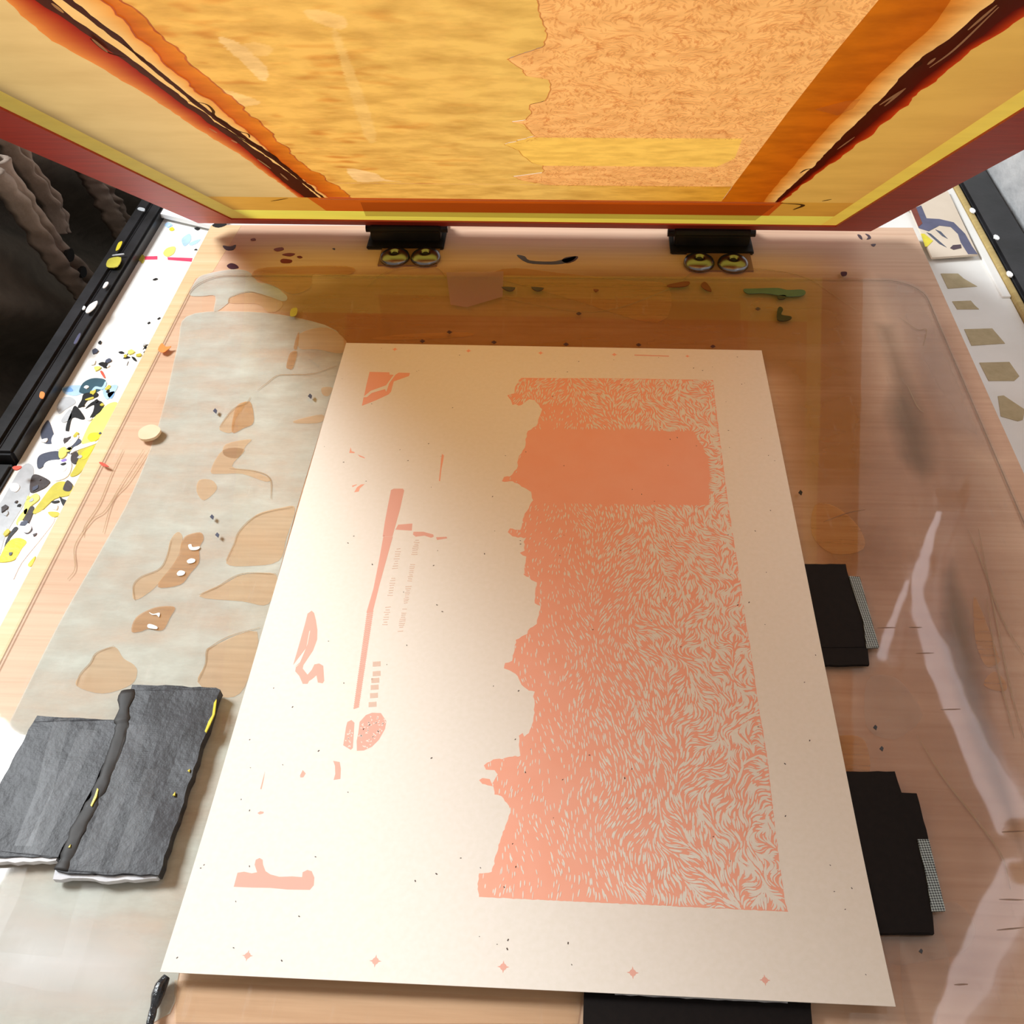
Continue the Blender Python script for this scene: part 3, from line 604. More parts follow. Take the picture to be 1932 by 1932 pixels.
# round peeling sticker
dk = empty('round_sticker', T(283, 819, Z_ACR)); tag(dk, 'small round beige disc stuck near the left edge of the acrylic', 'sticker')
c = T(283, 819, Z_ACR)
bm = bmesh.new(); prism(bm, [(c.x + 0.0072 * (1 + 0.03 * math.sin(5 * a)) * math.cos(a), c.y + 0.0072 * (1 + 0.04 * math.cos(3 * a)) * math.sin(a)) for a in [2 * math.pi * k / 28 for k in range(28)]], Z_ACR, Z_ACR + 0.002)
obj('disc', bm, mat_paint('beige_disc', (232, 206, 170), (240, 216, 184), 60, 0.6), dk)

# ================================================================== PAPER WITH PRINT
PW, PL = 0.297, 0.420
paper = empty('print_paper', (0, 0, -0.0006)); tag(paper, 'cream paper sheet printed in salmon pink lying in the middle of the acrylic', 'paper')
bm = bmesh.new()
corners = [T(653, 647), T(1437, 661), T(1690, 1899, 0.0032), T(302, 1834, 0.0032)]; corners[2].z = corners[3].z = 0.0
NX, NY = 24, 34; top = []
def psurf(s, t):
    a = corners[0].lerp(corners[1], s); b = corners[3].lerp(corners[2], s); return a.lerp(b, t)
for j in range(NY + 1): top.append([bm.verts.new(psurf(i / NX, j / NY)) for i in range(NX + 1)])
for j in range(NY):
    for i in range(NX): bm.faces.new((top[j][i], top[j + 1][i], top[j + 1][i + 1], top[j][i + 1]))
g = bmesh.ops.extrude_face_region(bm, geom=bm.faces[:])
for v in [e for e in g['geom'] if isinstance(e, bmesh.types.BMVert)]: v.co.z -= 0.0005
bmesh.ops.recalc_face_normals(bm, faces=bm.faces)
obj('sheet', bm, M_PAPER, paper)
def ink(name, pts, mat=None, z=1, sm=0):
    return slab(name, T2(pts), 0.0, 0.00004 * z, mat or M_INK, paper, smooth=sm, flat=True)
OUT = [(984, 713), (1165, 714), (1345, 717), (1353, 790), (1363, 866), (1375, 959), (1386, 1030), (1397, 1099), (1408, 1180), (1415, 1216), (1430, 1325), (1448, 1434), (1462, 1560), (1480, 1702), (1486, 1722), (1200, 1708), (904, 1694),
       (901, 1669), (904, 1649), (928, 1646), (935, 1615), (948, 1575), (962, 1535), (960, 1520), (946, 1502), (933, 1499), (931, 1484), (910, 1479), (904, 1472), (910, 1468), (924, 1470), (928, 1479), (939, 1461), (933, 1453), (917, 1452), (913, 1444), (919, 1439), (937, 1432), (982, 1426),
       (980, 1412), (979, 1388), (986, 1383), (989, 1390), (998, 1383), (1006, 1361), (1009, 1328), (1006, 1314), (1009, 1305), (998, 1303), (984, 1292), (977, 1276), (962, 1265), (951, 1261), (953, 1251), (966, 1247), (971, 1227), (973, 1207), (995, 1196), (1000, 1185),
       (1013, 1177), (1020, 1143), (1009, 1138), (1010, 1115), (1013, 1099), (988, 1084), (993, 1050), (981, 1043), (990, 1039), (988, 1022), (993, 1014), (967, 1012), (958, 1004), (962, 997), (982, 1000), (990, 969), (1006, 944), (1002, 928), (967, 908), (947, 908), (951, 900), (962, 899), (975, 885), (978, 866), (990, 845), (996, 813),
       (1012, 804), (1018, 786), (1023, 772), (1009, 755), (999, 753), (984, 764), (967, 764), (964, 755), (957, 746), (971, 742), (973, 727)]
out2 = []
for i, (a, b) in enumerate(zip(OUT, OUT[1:] + OUT[:1])):
    A_, B_ = Vector(a), Vector(b); out2.append(A_)
    k = int((B_ - A_).length / 5)
    for q in range(1, k):
        p = A_.lerp(B_, q / k); nn = (B_ - A_).orthogonal().normalized()
        amp = 2.6 if 15 < i else (1.3 if i > 1 else 0.5)
        out2.append(p + nn * amp * (noise.noise(Vector((p.x * 0.12, p.y * 0.12, 0))) + 0.6 * noise.noise(Vector((p.x * 0.4, p.y * 0.4, 5)))))
slab('ink_field', [T(p.x, p.y).to_2d() for p in out2], 0.0, 0.00004, M_INK, paper)
OUTW = T2(OUT); RECTW = T2([(994, 811), (1309, 815), (1336, 866), (1337, 953), (1005, 948), (1000, 928), (975, 908), (975, 880), (990, 840)])
# uninked strokes (paper showing through), brushed along a wandering grain
def grain(x, y, s):
    n1 = noise.noise(Vector((x * 45, y * 30, 1.3))); n2 = noise.noise(Vector((x * 130, y * 110, 7.1)))
    return math.pi / 2 + n1 * (0.7 + 1.6 * s) + n2 * (0.35 + 2.6 * s * s)
bm = bmesh.new()
xs = [p.x for p in OUTW]; ys = [p.y for p in OUTW]; cells = {}
made = 0
for k in range(60000):
    x, y = random.uniform(min(xs), max(xs)), random.uniform(min(ys), max(ys)); s = (x - 0.005) / 0.108; s = min(max(s, 0), 1)
    if y > 0.145: s = 0.35 + 0.5 * s
    patch = noise.noise(Vector((x * 38, y * 22, 11))); dens = 0.10 + 0.25 * s + 1.1 * s * s * (0.75 + 0.9 * patch) if s > 0.08 else 0.07
    if random.random() > dens or not inside((x, y), OUTW) or inside((x, y), RECTW): continue
    ln = random.uniform(0.0016, 0.0035) + s * random.uniform(0.001, 0.0055); w = random.uniform(0.00032, 0.0006) + s * random.uniform(0.0, 0.00085)
    key = (int(x / 0.0012), int(y / 0.0012)); lim = 1
    if cells.get(key, 0) >= lim: continue
    steps = max(3, int(ln / 0.0007)); p = Vector((x, y)); line = [p.copy()]; ok = True
    for q in range(steps):
        a = grain(p.x, p.y, s); p = p + Vector((math.cos(a), math.sin(a))) * (ln / steps)
        if not inside(p, OUTW) or inside(p, RECTW): ok = False; break
        line.append(p.copy())
    if not ok and len(line) < 3: continue
    for q in line: kk = (int(q.x / 0.0012), int(q.y / 0.0012)); cells[kk] = cells.get(kk, 0) + 1
    ribbon(bm, line, w, random.uniform(0.00006, 0.00016)); made += 1
print('strokes', made)
st = obj('uninked_strokes', bm, M_PAPER, paper); st['kind'] = 'stuff'
def zp(p): return zoomed(p, 600, 640, 4.83)
def zq(p): return zoomed(p, 500, 1000, 3.865)
def zs(p): return zoomed(p, 420, 1440, 4.83)
ink('ink_shape', zp([(470, 298), (650, 302), (652, 322), (690, 325), (620, 420), (480, 470), (420, 520), (440, 420)]))
ink('ink_shape', zp([(705, 325), (735, 305), (838, 308), (830, 335), (690, 385), (665, 480), (640, 505), (520, 560), (400, 607), (415, 530), (445, 528), (490, 490), (610, 455), (622, 480), (650, 400)]))
ink('ink_shape', zp([(297, 985), (305, 1020), (335, 1030), (330, 1038), (285, 1036)])); ink('ink_shape', zp([(360, 1050), (420, 1075), (430, 1088), (380, 1070)]))
ink('ink_shape', zp([(310, 1335), (355, 1322), (350, 1330), (315, 1348)])); ink('ink_shape', zp([(330, 1395), (355, 1350), (390, 1325), (425, 1320), (380, 1360), (372, 1388)]))
ink('ink_shape', zp([(1130, 1045), (1147, 1060), (1140, 1110), (1125, 1180), (1112, 1295), (1102, 1290), (1115, 1170), (1122, 1090)]))
ink('handle_bar', zp([(665, 1375), (690, 1362), (775, 1362), (785, 1380), (745, 1560), (700, 1720), (678, 1800), (589, 1800), (610, 1660), (640, 1500)]), M_INKPALE)
ink('handle_bar', zq([(862, 50), (932, 50), (890, 200), (835, 400), (785, 600), (740, 600), (790, 430), (830, 230), (855, 90)]), M_INKPALE)
bm = bmesh.new()                                     # hatched lower end of the bar
for k in range(48):
    t = k / 47; a = Vector((742, 605)).lerp(Vector((645, 1300)), t); b = a + Vector((48 - 8 * t, -14))
    P_ = zq([tuple(a), tuple(b)]); ribbon(bm, T2([P_[0], P_[1]]), 0.0010, random.uniform(0.00006, 0.0001), taper=False)
obj('hatched_bar', bm, M_INKPALE, paper)
ink('ink_shape', zp([(705, 1735), (730, 1690), (860, 1680), (855, 1745)]), M_INKPALE); ink('ink_shape', zp([(870, 1755), (960, 1755), (1050, 1780), (1055, 1800), (1030, 1810), (970, 1790), (890, 1800), (865, 1780)]), M_INKPALE); ink('ink_shape', zp([(1075, 1805), (1170, 1800), (1178, 1815), (1085, 1830)]), M_INKPALE)
bm = bmesh.new()                                     # rows of tiny lettering beside the bar
for (xa, ya), (xb, yb), nn in (((1110, 75), (990, 740), 46), ((975, 140), (870, 725), 34)):
    for k in range(nn):
        t = k / (nn - 1)
        if (k // 4) % 3 == 2 and random.random() < 0.7: continue
        x = xa + (xb - xa) * t; y = ya + (yb - ya) * t; w = random.uniform(14, 26)
        ribbon(bm, T2(zq([(x - w, y), (x + w * 0.8, y - random.uniform(-3, 5))])), 0.0005, random.uniform(0.00006, 0.00012), taper=False)
for (xa, ya) in ((815, 980), (815, 1050), (805, 1100), (800, 1150), (795, 1210), (785, 1275)):
    for k in range(6):
        ribbon(bm, T2(zq([(xa - 30, ya - 16 + 6 * k), (xa + 28, ya - 20 + 6 * k)])), 0.0005, random.uniform(0.00006, 0.00012), taper=False)
obj('tiny_lettering', bm, M_INKFAINT, paper)['kind'] = 'stuff'
ink('ink_shape', zq([(340, 588), (358, 605), (372, 660), (382, 730), (380, 800), (350, 880), (280, 985), (275, 1010), (310, 1055), (340, 1020), (360, 980), (395, 973), (425, 990), (432, 1100), (420, 1118), (385, 1112), (375, 1060), (340, 1090), (322, 1100), (310, 1122), (275, 1122), (250, 1065), (220, 1030), (225, 1000), (260, 970), (310, 830), (330, 730), (322, 740), (300, 860), (255, 965), (215, 1000), (195, 1090), (170, 1165), (150, 1172), (180, 1070), (205, 985), (250, 830), (290, 690), (310, 610)]), M_INKPALE)
ink('ink_shape', zq([(600, 1400), (630, 1385), (652, 1405), (645, 1520), (640, 1590), (625, 1603), (570, 1570), (580, 1510), (590, 1440)]), M_INKPALE)
ink('ink_shape', zq([(735, 1350), (780, 1332), (845, 1335), (885, 1395), (875, 1450), (830, 1530), (780, 1580), (720, 1608), (670, 1610), (668, 1540), (680, 1480), (690, 1400)]), M_INKPALE, 1)
bm = bmesh.new()
for k in range(130):
    x, y = random.uniform(575, 880), random.uniform(1340, 1605)
    if not (inside((x, y), [(745, 1350), (845, 1345), (875, 1395), (865, 1450), (780, 1570), (680, 1600), (690, 1420)]) or inside((x, y), [(605, 1405), (640, 1400), (635, 1590), (585, 1560)])): continue
    a = random.uniform(0, 3.1); L_ = random.uniform(6, 11); p0 = zq([(x, y), (x + L_ * math.cos(a) + 2, y + L_ * math.sin(a)), (x + L_ * 1.6 * math.cos(a + 0.6), y + L_ * 1.6 * math.sin(a + 0.6))])
    ribbon(bm, T2(p0), 0.0005, 0.00007)
obj('uninked_strokes', bm, M_PAPER, paper)['kind'] = 'stuff'
ink('ink_shape', zq([(497, 1683), (545, 1692), (553, 1740), (550, 1815), (500, 1823), (512, 1780), (510, 1720)]), M_INKPALE); ink('ink_shape', zq([(255, 1790), (275, 1750), (297, 1775), (280, 1803), (258, 1805)]), M_INKPALE)
ink('ink_shape', zs([(387, 70), (375, 150), (355, 238), (343, 235), (365, 150)]), M_INKPALE); ink('ink_shape', zs([(318, 455), (345, 438), (378, 445), (370, 460), (335, 468)]), M_INKPALE)
ink('ink_shape', zs([(107, 1135), (140, 1005), (200, 995), (270, 1010), (318, 1000), (295, 930), (305, 885), (340, 868), (368, 885), (372, 930), (395, 990), (440, 1020), (520, 1042), (640, 1038), (728, 1045), (732, 1000), (775, 978), (815, 990), (840, 1050), (835, 1120), (800, 1163), (600, 1160), (440, 1145), (270, 1142)]), M_INKPALE)
for (px, py, r) in ((470, 1807, 9), (710, 1817, 10), (950, 1828, 10), (1193, 1839, 10), (1441, 1853, 9), (745, 659, 5), (884, 662, 5), (1020, 666, 5), (1159, 669, 5), (1297, 672, 4)):
    c = T(px, py); rr = (T(px + r, py) - c).length; bm = bmesh.new(); pts = []
    for k in range(24):
        a = 2 * math.pi * k / 24; q = rr * (1.15 if k % 6 == 0 else 0.62)
        pts.append((c.x + q * math.cos(a), c.y + q * math.sin(a)))
    prism(bm, pts, 0, 0.00005); obj('registration_mark', bm, M_INKPALE if py > 1000 else M_INK, paper)
ink('ink_shape', [(1197, 669), (1262, 671), (1262, 673), (1197, 671)], M_INKPALE)
bm = bmesh.new()                                     # flecks in the recycled paper
for k in range(150):
    p = psurf(random.random() * 0.98 + 0.01, random.random() * 0.98 + 0.01); r = random.uniform(0.00018, 0.0004); a = random.uniform(0, 3.1)
    ribbon(bm, [(p.x, p.y), (p.x + r * 2.5 * math.cos(a), p.y + r * 2.5 * math.sin(a))], r * 1.3, 0.00009, taper=False)
obj('paper_flecks', bm, MATS['paint_brown'], paper)['kind'] = 'stuff'

# the near end of the sheet lifts a little off the acrylic
for ch in paper.children:
    for v in ch.data.vertices:
        t_ = max(0.0, ((0.21 - v.co.y) / 0.42 - 0.80) / 0.20); v.co.z += 0.0032 * min(t_, 1.15) ** 2
# ================================================================== RAISED SILK SCREEN
screen = empty('silk_screen', mat=SCREEN_M); tag(screen, 'raised screen printing frame in red brown wood with orange coated mesh', 'screen frame')
# local axes of the screen: x along the hinge, y up the screen, z out of its upper side
LEN, TH = 0.64, 0.020
def uv_line(pts): return [S(*p) for p in pts]
il = uv_line([(0, 195), (120, 258), (240, 322), (345, 379)]); ir = uv_line([(1600, 414), (1700, 352), (1820, 277), (1932, 205)])
yl = uv_line([(0, 167), (120, 233), (240, 300), (330, 350)]); yr = uv_line([(1590, 398), (1700, 326), (1820, 250), (1932, 178)])
fu = lambda P: sum(p.x for p in P) / len(P)
UL, UR, YL, YR = fu(il), fu(ir), fu(yl), fu(yr)
VB = S(980, 421).y; VY = S(980, 405).y; VS = S(980, 380).y
print('screen UL %.3f UR %.3f YL %.3f YR %.3f VB %.3f VY %.3f VS %.3f HW %.3f' % (UL, UR, YL, YR, VB, VY, VS, S_HW))
def bar(name, pts, lab=None):
    bm = bmesh.new(); prism(bm, pts, 0.0, TH)
    bmesh.ops.bevel(bm, geom=[e for e in bm.edges if len(e.link_faces) == 2 and e.calc_face_angle(0) > 0.5], offset=0.0012, segments=2, affect='EDGES')
    return obj(name, bm, M_FRAME, screen, local=True)
VT = LEN - 0.032
bar('frame_bar', [(-S_HW, 0), (S_HW, 0), (UR, VB), (UL, VB)])
bar('frame_bar', [(-S_HW, 0), (UL, VB), (UL, VT), (-S_HW, LEN)])
bar('frame_bar', [(S_HW, 0), (S_HW, LEN), (UR, VT), (UR, VB)])
bar('frame_bar', [(-S_HW, LEN), (UL, VT), (UR, VT), (S_HW, LEN)])
M_MESH = mat_mesh('coated_mesh', 0.7, 1.0, 0.06, (16, 40, 20))
M_MESHY = mat_mesh('bare_yellow_mesh', 0.5, 1.0, 0.05, (14, 60, 20))
M_MESHROUGH = mat_mesh('streaky_coated_mesh', 0.74, 1.0, 0.16, (36, 62, 20))
M_MESHART = mat_mesh('open_stencil_mesh', 0.74, 1.0, 0.12, (60, 110, 20))
ZM = 0.0012
def wobble(L_, amp, seed, v0=-0.02, v1=0.62, n=260):
    out = []
    for k in range(n + 1):
        v = v0 + (v1 - v0) * k / n
        out.append(Vector((at_v(L_, v) + amp * noise.noise(Vector((v * 60, seed, 0))) + amp * 0.6 * noise.noise(Vector((v * 190, seed, 4))), v)))
    return out
def at_v(L_, v):
    if isinstance(L_, (int, float)): return L_
    L_ = sorted(L_, key=lambda p: p.y)
    for a, b in zip(L_, L_[1:]):
        if v <= b.y or b is L_[-1]: return a.x + (b.x - a.x) * (v - a.y) / max(1e-6, b.y - a.y)
def strip(name, la, lb, ca, cb, mat, v0=None, v1=None, n=140, z=ZM, nu=1, cfn=None):
    """piece of mesh between two boundaries u(v); each boundary carries its coating colour"""
    v0 = VS if v0 is None else v0; v1 = VT if v1 is None else v1
    la, lb = (L_ if isinstance(L_, (int, float)) else sorted(L_, key=lambda p: p.y) for L_ in (la, lb))
    bm = bmesh.new(); lay = bm.loops.layers.color.new('coat'); prev = None
    ca, cb = Vector(lin(ca)), Vector(lin(cb))
    for k in range(n + 1):
        v = v0 + (v1 - v0) * k / n
        ua, ub = at_v(la, v), at_v(lb, v); ub = max(ub, ua + 0.00005); cur = []
        for q in range(nu + 1):
            u = ua + (ub - ua) * q / nu; c = ca.lerp(cb, q / nu)
            if cfn: c = cfn(u, v, c)
            cur.append((bm.verts.new((u, v, z)), tuple(c)))
        if prev:
            for q in range(nu):
                fc = bm.faces.new((prev[q][0], prev[q + 1][0], cur[q + 1][0], cur[q][0]))
                for lp, cc in zip(fc.loops, (prev[q][1], prev[q + 1][1], cur[q + 1][1], cur[q][1])): lp[lay] = cc
        prev = cur
    return obj(name, bm, mat, screen, local=True)
def zt(p): return zoomed(p, 0, 0, 2.76)
def zu(p): return zoomed(p, 1232, 0, 2.76)
c_yel, c_cream = (255, 252, 206), (252, 238, 212)
l_or0 = uv_line(zt([(10, 0), (250, 215), (560, 390), (800, 530), (1020, 680), (1240, 810), (1450, 960), (1530, 1020)]))
l_br0 = uv_line(zt([(150, 0), (330, 115), (640, 325), (900, 522), (1250, 765), (1510, 985), (1610, 1050)]))
l_br1 = uv_line(zt([(255, 0), (350, 88), (650, 298), (1000, 558), (1280, 755), (1500, 905), (1680, 1052)]))
l_th0 = uv_line(zt([(300, 0), (460, 118), (640, 250), (780, 368), (1000, 545), (1110, 632), (1300, 760), (1430, 850), (1690, 1050)]))
l_th1 = uv_line(zt([(350, 0), (490, 105), (650, 232), (790, 352), (1010, 528), (1120, 612), (1310, 742), (1440, 830), (1700, 1048)]))
l_ob0 = uv_line(zt([(530, 0), (700, 180), (890, 370), (1090, 530), (1300, 700), (1450, 850), (1640, 985), (1720, 1040)]))
l_ob1 = uv_line(zt([(620, 0), (810, 180), (1010, 370), (1210, 530), (1400, 700), (1550, 850), (1760, 985), (1830, 1040)]))
r_st0 = uv_line(zu([(1190, 0), (930, 310), (700, 600), (410, 985), (370, 1040)])); r_st1 = uv_line(zu([(1560, 0), (1480, 130), (1180, 400), (880, 710), (620, 1000), (590, 1040)]))
r_br0 = uv_line(zu([(1800, 0), (1530, 230), (1350, 350), (1200, 520), (1060, 650), (840, 870), (655, 1040)])); r_br1 = uv_line(zu([(2000, 0), (1720, 190), (1450, 395), (1110, 680), (860, 890), (665, 1045)]))
r_or1 = uv_line(zu([(2100, 0), (1932, 110), (1700, 250), (1400, 490), (1130, 720), (830, 935), (690, 1045)]))
l_or0, l_br0, l_br1 = wobble(l_or0, 0.0016, 3), wobble(l_br0, 0.0012, 4), wobble(l_br1, 0.0016, 5)
l_th0, l_th1, l_ob0, l_ob1 = wobble(l_th0, 0.0012, 6), wobble(l_th1, 0.0012, 7), wobble(l_ob0, 0.003, 8), wobble(l_ob1, 0.003, 9)
r_br0, r_br1, r_or1, r_st1 = wobble(r_br0, 0.0012, 12), wobble(r_br1, 0.0014, 13), wobble(r_or1, 0.0018, 14), wobble(r_st1, 0.0006, 15)
strip('mesh_margin', YL, l_or0, (240, 231, 210), (247, 236, 214), M_MESH)
strip('ink_stain', l_or0, l_br0, (248, 220, 182), (226, 146, 112), M_MESH)
strip('brown_filler', l_br0, l_br1, (190, 150, 126), (184, 146, 126), M_MESH)
strip('mesh_margin', l_br1, l_th0, c_cream, c_cream, M_MESH)
strip('brown_filler', l_th0, l_th1, (186, 148, 126), (182, 142, 120), M_MESH)
strip('stencil_emulsion', l_th1, l_ob0, c_cream, (250, 226, 184), M_MESH)
strip('stencil_emulsion', [p - Vector((0.0012, 0)) for p in l_ob0], [p + Vector((0.0008, 0)) for p in l_ob1], (242, 202, 144), (248, 218, 160), M_MESHROUGH, z=ZM + 0.0003)
SOUT = [(1000, -60), (1010, 0), (1017, 36), (1031, 69), (1024, 94), (955, 118), (980, 134), (991, 149), (1035, 156), (1038, 174), (1028, 196), (998, 203), (1002, 219), (991, 232), (962, 235), (988, 239), (1009, 261), (950, 277), (978, 288), (986, 299), (1004, 312), (1024, 317), (1022, 330), (966, 337), (984, 344), (1035, 353), (1378, 356), (1480, 225), (1569, 112), (1663, 0), (1715, -60)]
left = []
for i, (a, b) in enumerate(zip(SOUT[:25], SOUT[1:26])):
    A_, B_ = Vector(a), Vector(b); k = max(1, int((B_ - A_).length / 4))
    for q in range(k):
        p = A_.lerp(B_, q / k); p.x += 6 * noise.noise(Vector((p.x * 0.15, p.y * 0.6, 0))) if q else 0; left.append(S(p.x, p.y))
left.append(S(1035, 353)); VF = S(1035, 353).y; left.sort(key=lambda p: p.y)
v_r0, v_r1 = S(1200, 318).y, S(1200, 265).y
rr = uv_line([(1352, 319), (1386, 303), (1400, 267)])
gold, field, block = (252, 239, 206), (255, 238, 212), (255, 242, 204)
xm = S(1035, 353).x
ART = [(smooth_loop([S(*p) for p in zoomed(pts, 600 if k == 0 else 0, 0, 2.76)], 3), a) for k, (pts, a) in enumerate((
    ([(150, 890), (300, 915), (345, 945), (435, 958), (340, 955), (205, 958)], 0.85), ([(1130, 215), (1240, 240), (1350, 330), (1395, 380), (1390, 435), (1350, 430), (1270, 350), (1200, 290)], 0.75),
    ([(1590, 70), (1700, 80), (1790, 110), (1810, 150), (1780, 175), (1680, 150), (1600, 110)], 0.5), ([(1060, 500), (1135, 475), (1355, 545), (1280, 570), (1180, 560)], 0.6), ([(1740, 230), (1780, 230), (1960, 710), (1900, 730)], 0.32), ([(1240, 260), (1330, 240), (1420, 270), (1390, 310), (1300, 300)], 0.4)))]
def art_tint(u, v, c):
    for poly, a in ART:
        if inside((u, v), poly): return c.lerp(Vector((1.0, 0.90, 0.74, 1)), a)
    b = noise.noise(Vector((u * 26, v * 40, 3))) * 0.6 + noise.noise(Vector((u * 90, v * 160, 8))) * 0.5
    w = min(1, max(0, (0.03 - u) / 0.22))
    return c.lerp(Vector((0.78, 0.44, 0.15, 1)), max(0, b - 0.12) * 1.1 * w)
strip('stencil_emulsion', l_ob1, xm, (252, 236, 200), gold, M_MESHROUGH, VS, VF + 0.0004, 30, z=ZM + 0.0001); strip('stencil_emulsion', xm, r_st0, gold, (249, 230, 180), M_MESHROUGH, VS, VF + 0.0004, 30, z=ZM + 0.0001)
strip('stencil_emulsion', l_ob1, [p + Vector((0.0003, 0)) for p in left], (252, 236, 200), gold, M_MESHROUGH, VF, VT, 420, z=ZM + 0.0002, nu=130, cfn=art_tint)
strip('artwork_field', left, r_st0, field, field, M_MESHART, VF, v_r0, 60)
strip('artwork_block', left, rr, block, block, M_MESHART, v_r0, v_r1, 60); strip('artwork_field', rr, r_st0, field, field, M_MESHART, v_r0, v_r1, 40)
strip('artwork_field', left, r_st0, field, field, M_MESHART, v_r1, VT, 300)
strip('orange_band', r_st0, r_st1, (242, 210, 138), (239, 202, 126), M_MESHROUGH)
strip('mesh_margin', r_st1, r_br0, (246, 218, 168), c_cream, M_MESHROUGH)
strip('brown_filler', r_br0, r_br1, (184, 138, 108), (188, 126, 96), M_MESH)
strip('ink_stain', r_br1, r_or1, (196, 108, 66), (238, 178, 118), M_MESH)
strip('mesh_margin', r_or1, YR, (246, 232, 196), (246, 232, 196), M_MESH)
strip('mesh_border', UL, YL, c_yel, (255, 248, 200), M_MESHY, VB, VT); strip('mesh_border', YR, UR, (255, 248, 200), c_yel, M_MESHY, VB, VT)
strip('mesh_border', YL, YR, c_yel, c_yel, M_MESHY, VB, VY, 6)
xa, xb = S(600, 390).x, S(1467, 395).x
strip('mesh_margin', YL, xa, (244, 228, 188), (244, 226, 182), M_MESH, VY, VS, 6); strip('brown_band', xa, xb, (240, 202, 148), (238, 196, 140), M_MESH, VY, VS, 6); strip('mesh_margin', xb, YR, (243, 226, 182), (243, 226, 182), M_MESH, VY, VS, 6)
# pale line at the lower end of the stencil and the artwork burnt into it
def sslab(name, pts, mat, z=ZM - 0.0004, sm=0):
    p2 = [S(*p) for p in pts]; p2 = smooth_loop(p2, sm) if sm else p2
    bm = bmesh.new(); prism(bm, p2, z - 0.0001, z - 0.0001, flat=True); return obj(name, bm, mat, screen, local=True)
sslab('stencil_edge', [(600, 376.5), (1467, 384), (1467, 386), (600, 378.5)], mat_film('pale_edge_line', (250, 196, 150), alpha=0.8, tr=0.4))
sslab('brown_band', [(680, 383), (1462, 389), (1425, 417), (690, 409)], mat_film('painted_shadow_tint', (176, 122, 66), alpha=0.5, tr=0.5), ZM - 0.0006)  # shadow across the yellow mesh border, painted as a brown tint
SRECT = [(1024, 263), (1400, 267), (1385, 303), (1350, 319), (1024, 316), (1002, 311), (984, 297), (975, 287), (950, 277), (965, 275), (1000, 270)]
sslab('artwork_shape', zoomed([(840, 573), (1000, 530), (1080, 520), (1040, 570), (960, 605)], 1232, 0, 2.76), mat_film('faint_tape', (230, 160, 90), alpha=0.4, tr=0.4), ZM - 0.0008)
bm = bmesh.new()                                     # emulsion strokes left standing in the artwork field
so_uv = [S(*p) for p in SOUT]; sr_uv = [S(*p) for p in SRECT]; us = [p.x for p in so_uv]; vv = [p.y for p in so_uv]; cnt = 0
for k in range(16000):
    u = random.uniform(min(us), max(us)); v = random.uniform(min(vv), min(max(vv), 0.56))
    if not inside((u, v), so_uv) or inside((u, v), sr_uv): continue
    a = math.pi / 2 + noise.noise(Vector((u * 60, v * 50, 2))) * 2.4 + noise.noise(Vector((u * 150, v * 120, 6))) * 1.5
    ln = random.uniform(0.0025, 0.006); line = [(u, v)]; p = Vector((u, v))
    for q in range(4): p = p + Vector((math.cos(a), math.sin(a))) * ln / 4; a += random.uniform(-0.5, 0.5); line.append(p.copy())
    if not inside(p, so_uv): continue
    ribbon(bm, line, random.uniform(0.0006, 0.0012), ZM - 0.0007); cnt += 1
    if cnt > 5200: break
obj('emulsion_strokes', bm, mat_film('emulsion_stroke', (232, 170, 104), alpha=0.28, tr=0.5), screen, local=True)['kind'] = 'stuff'
for ln, w in ((zt([(980, 530), (1070, 545), (1110, 580), (1120, 610), (1230, 680), (1290, 700), (1300, 720)]), 0.0016), (zt([(1120, 640), (1250, 720), (1330, 770), (1420, 810), (1435, 845)]), 0.0014), (zt([(470, 205), (560, 275), (660, 305)]), 0.0014), (zt([(640, 232), (700, 280), (790, 350)]), 0.001), (zt([(1410, 1050), (1500, 1035)]), 0.0018),
              (zu([(765, 905), (800, 885), (850, 880)]), 0.0016), (zu([(1340, 365), (1380, 345), (1400, 330)]), 0.0016), (zu([(660, 1060), (780, 1070), (730, 1095)]), 0.003), (zu([(880, 1050), (930, 1040)]), 0.002)):
    bm = bmesh.new(); ribbon(bm, smooth_line([S(*p) for p in ln], 5), w, ZM - 0.0009); obj('filler_drip', bm, mat_film('brown_drip', (84, 52, 36), alpha=0.95) if 'brown_drip' not in MATS else MATS['brown_drip'], screen, local=True)
for ln, w in ((zt([(270, 20), (330, 70)]), .0016), (zt([(480, 205), (560, 275)]), .0016), (zt([(1090, 670), (1130, 695)]), .0014), (zt([(1205, 730), (1235, 748)]), .0016), (zt([(1340, 830), (1410, 880)]), .0012), (zt([(1460, 905), (1500, 940)]), .0014),
              (zu([(1180, 550), (1310, 465)]), .0014), (zu([(1205, 555), (1315, 462)]), .0014), (zu([(1430, 340), (1470, 305)]), .0014), (zu([(1440, 355), (1570, 260), (1800, 40)]), .001), (zu([(960, 780), (1050, 715)]), .001), (zu([(1640, 160), (1790, 30)]), .0012)):
    bm = bmesh.new(); ribbon(bm, smooth_line([S(*p) for p in ln], 5), w, ZM - 0.0010); obj('filler_gap', bm, MATS.get('filler_gap') or mat_film('filler_gap', (240, 200, 150), alpha=0.9, tr=0.4), screen, local=True)

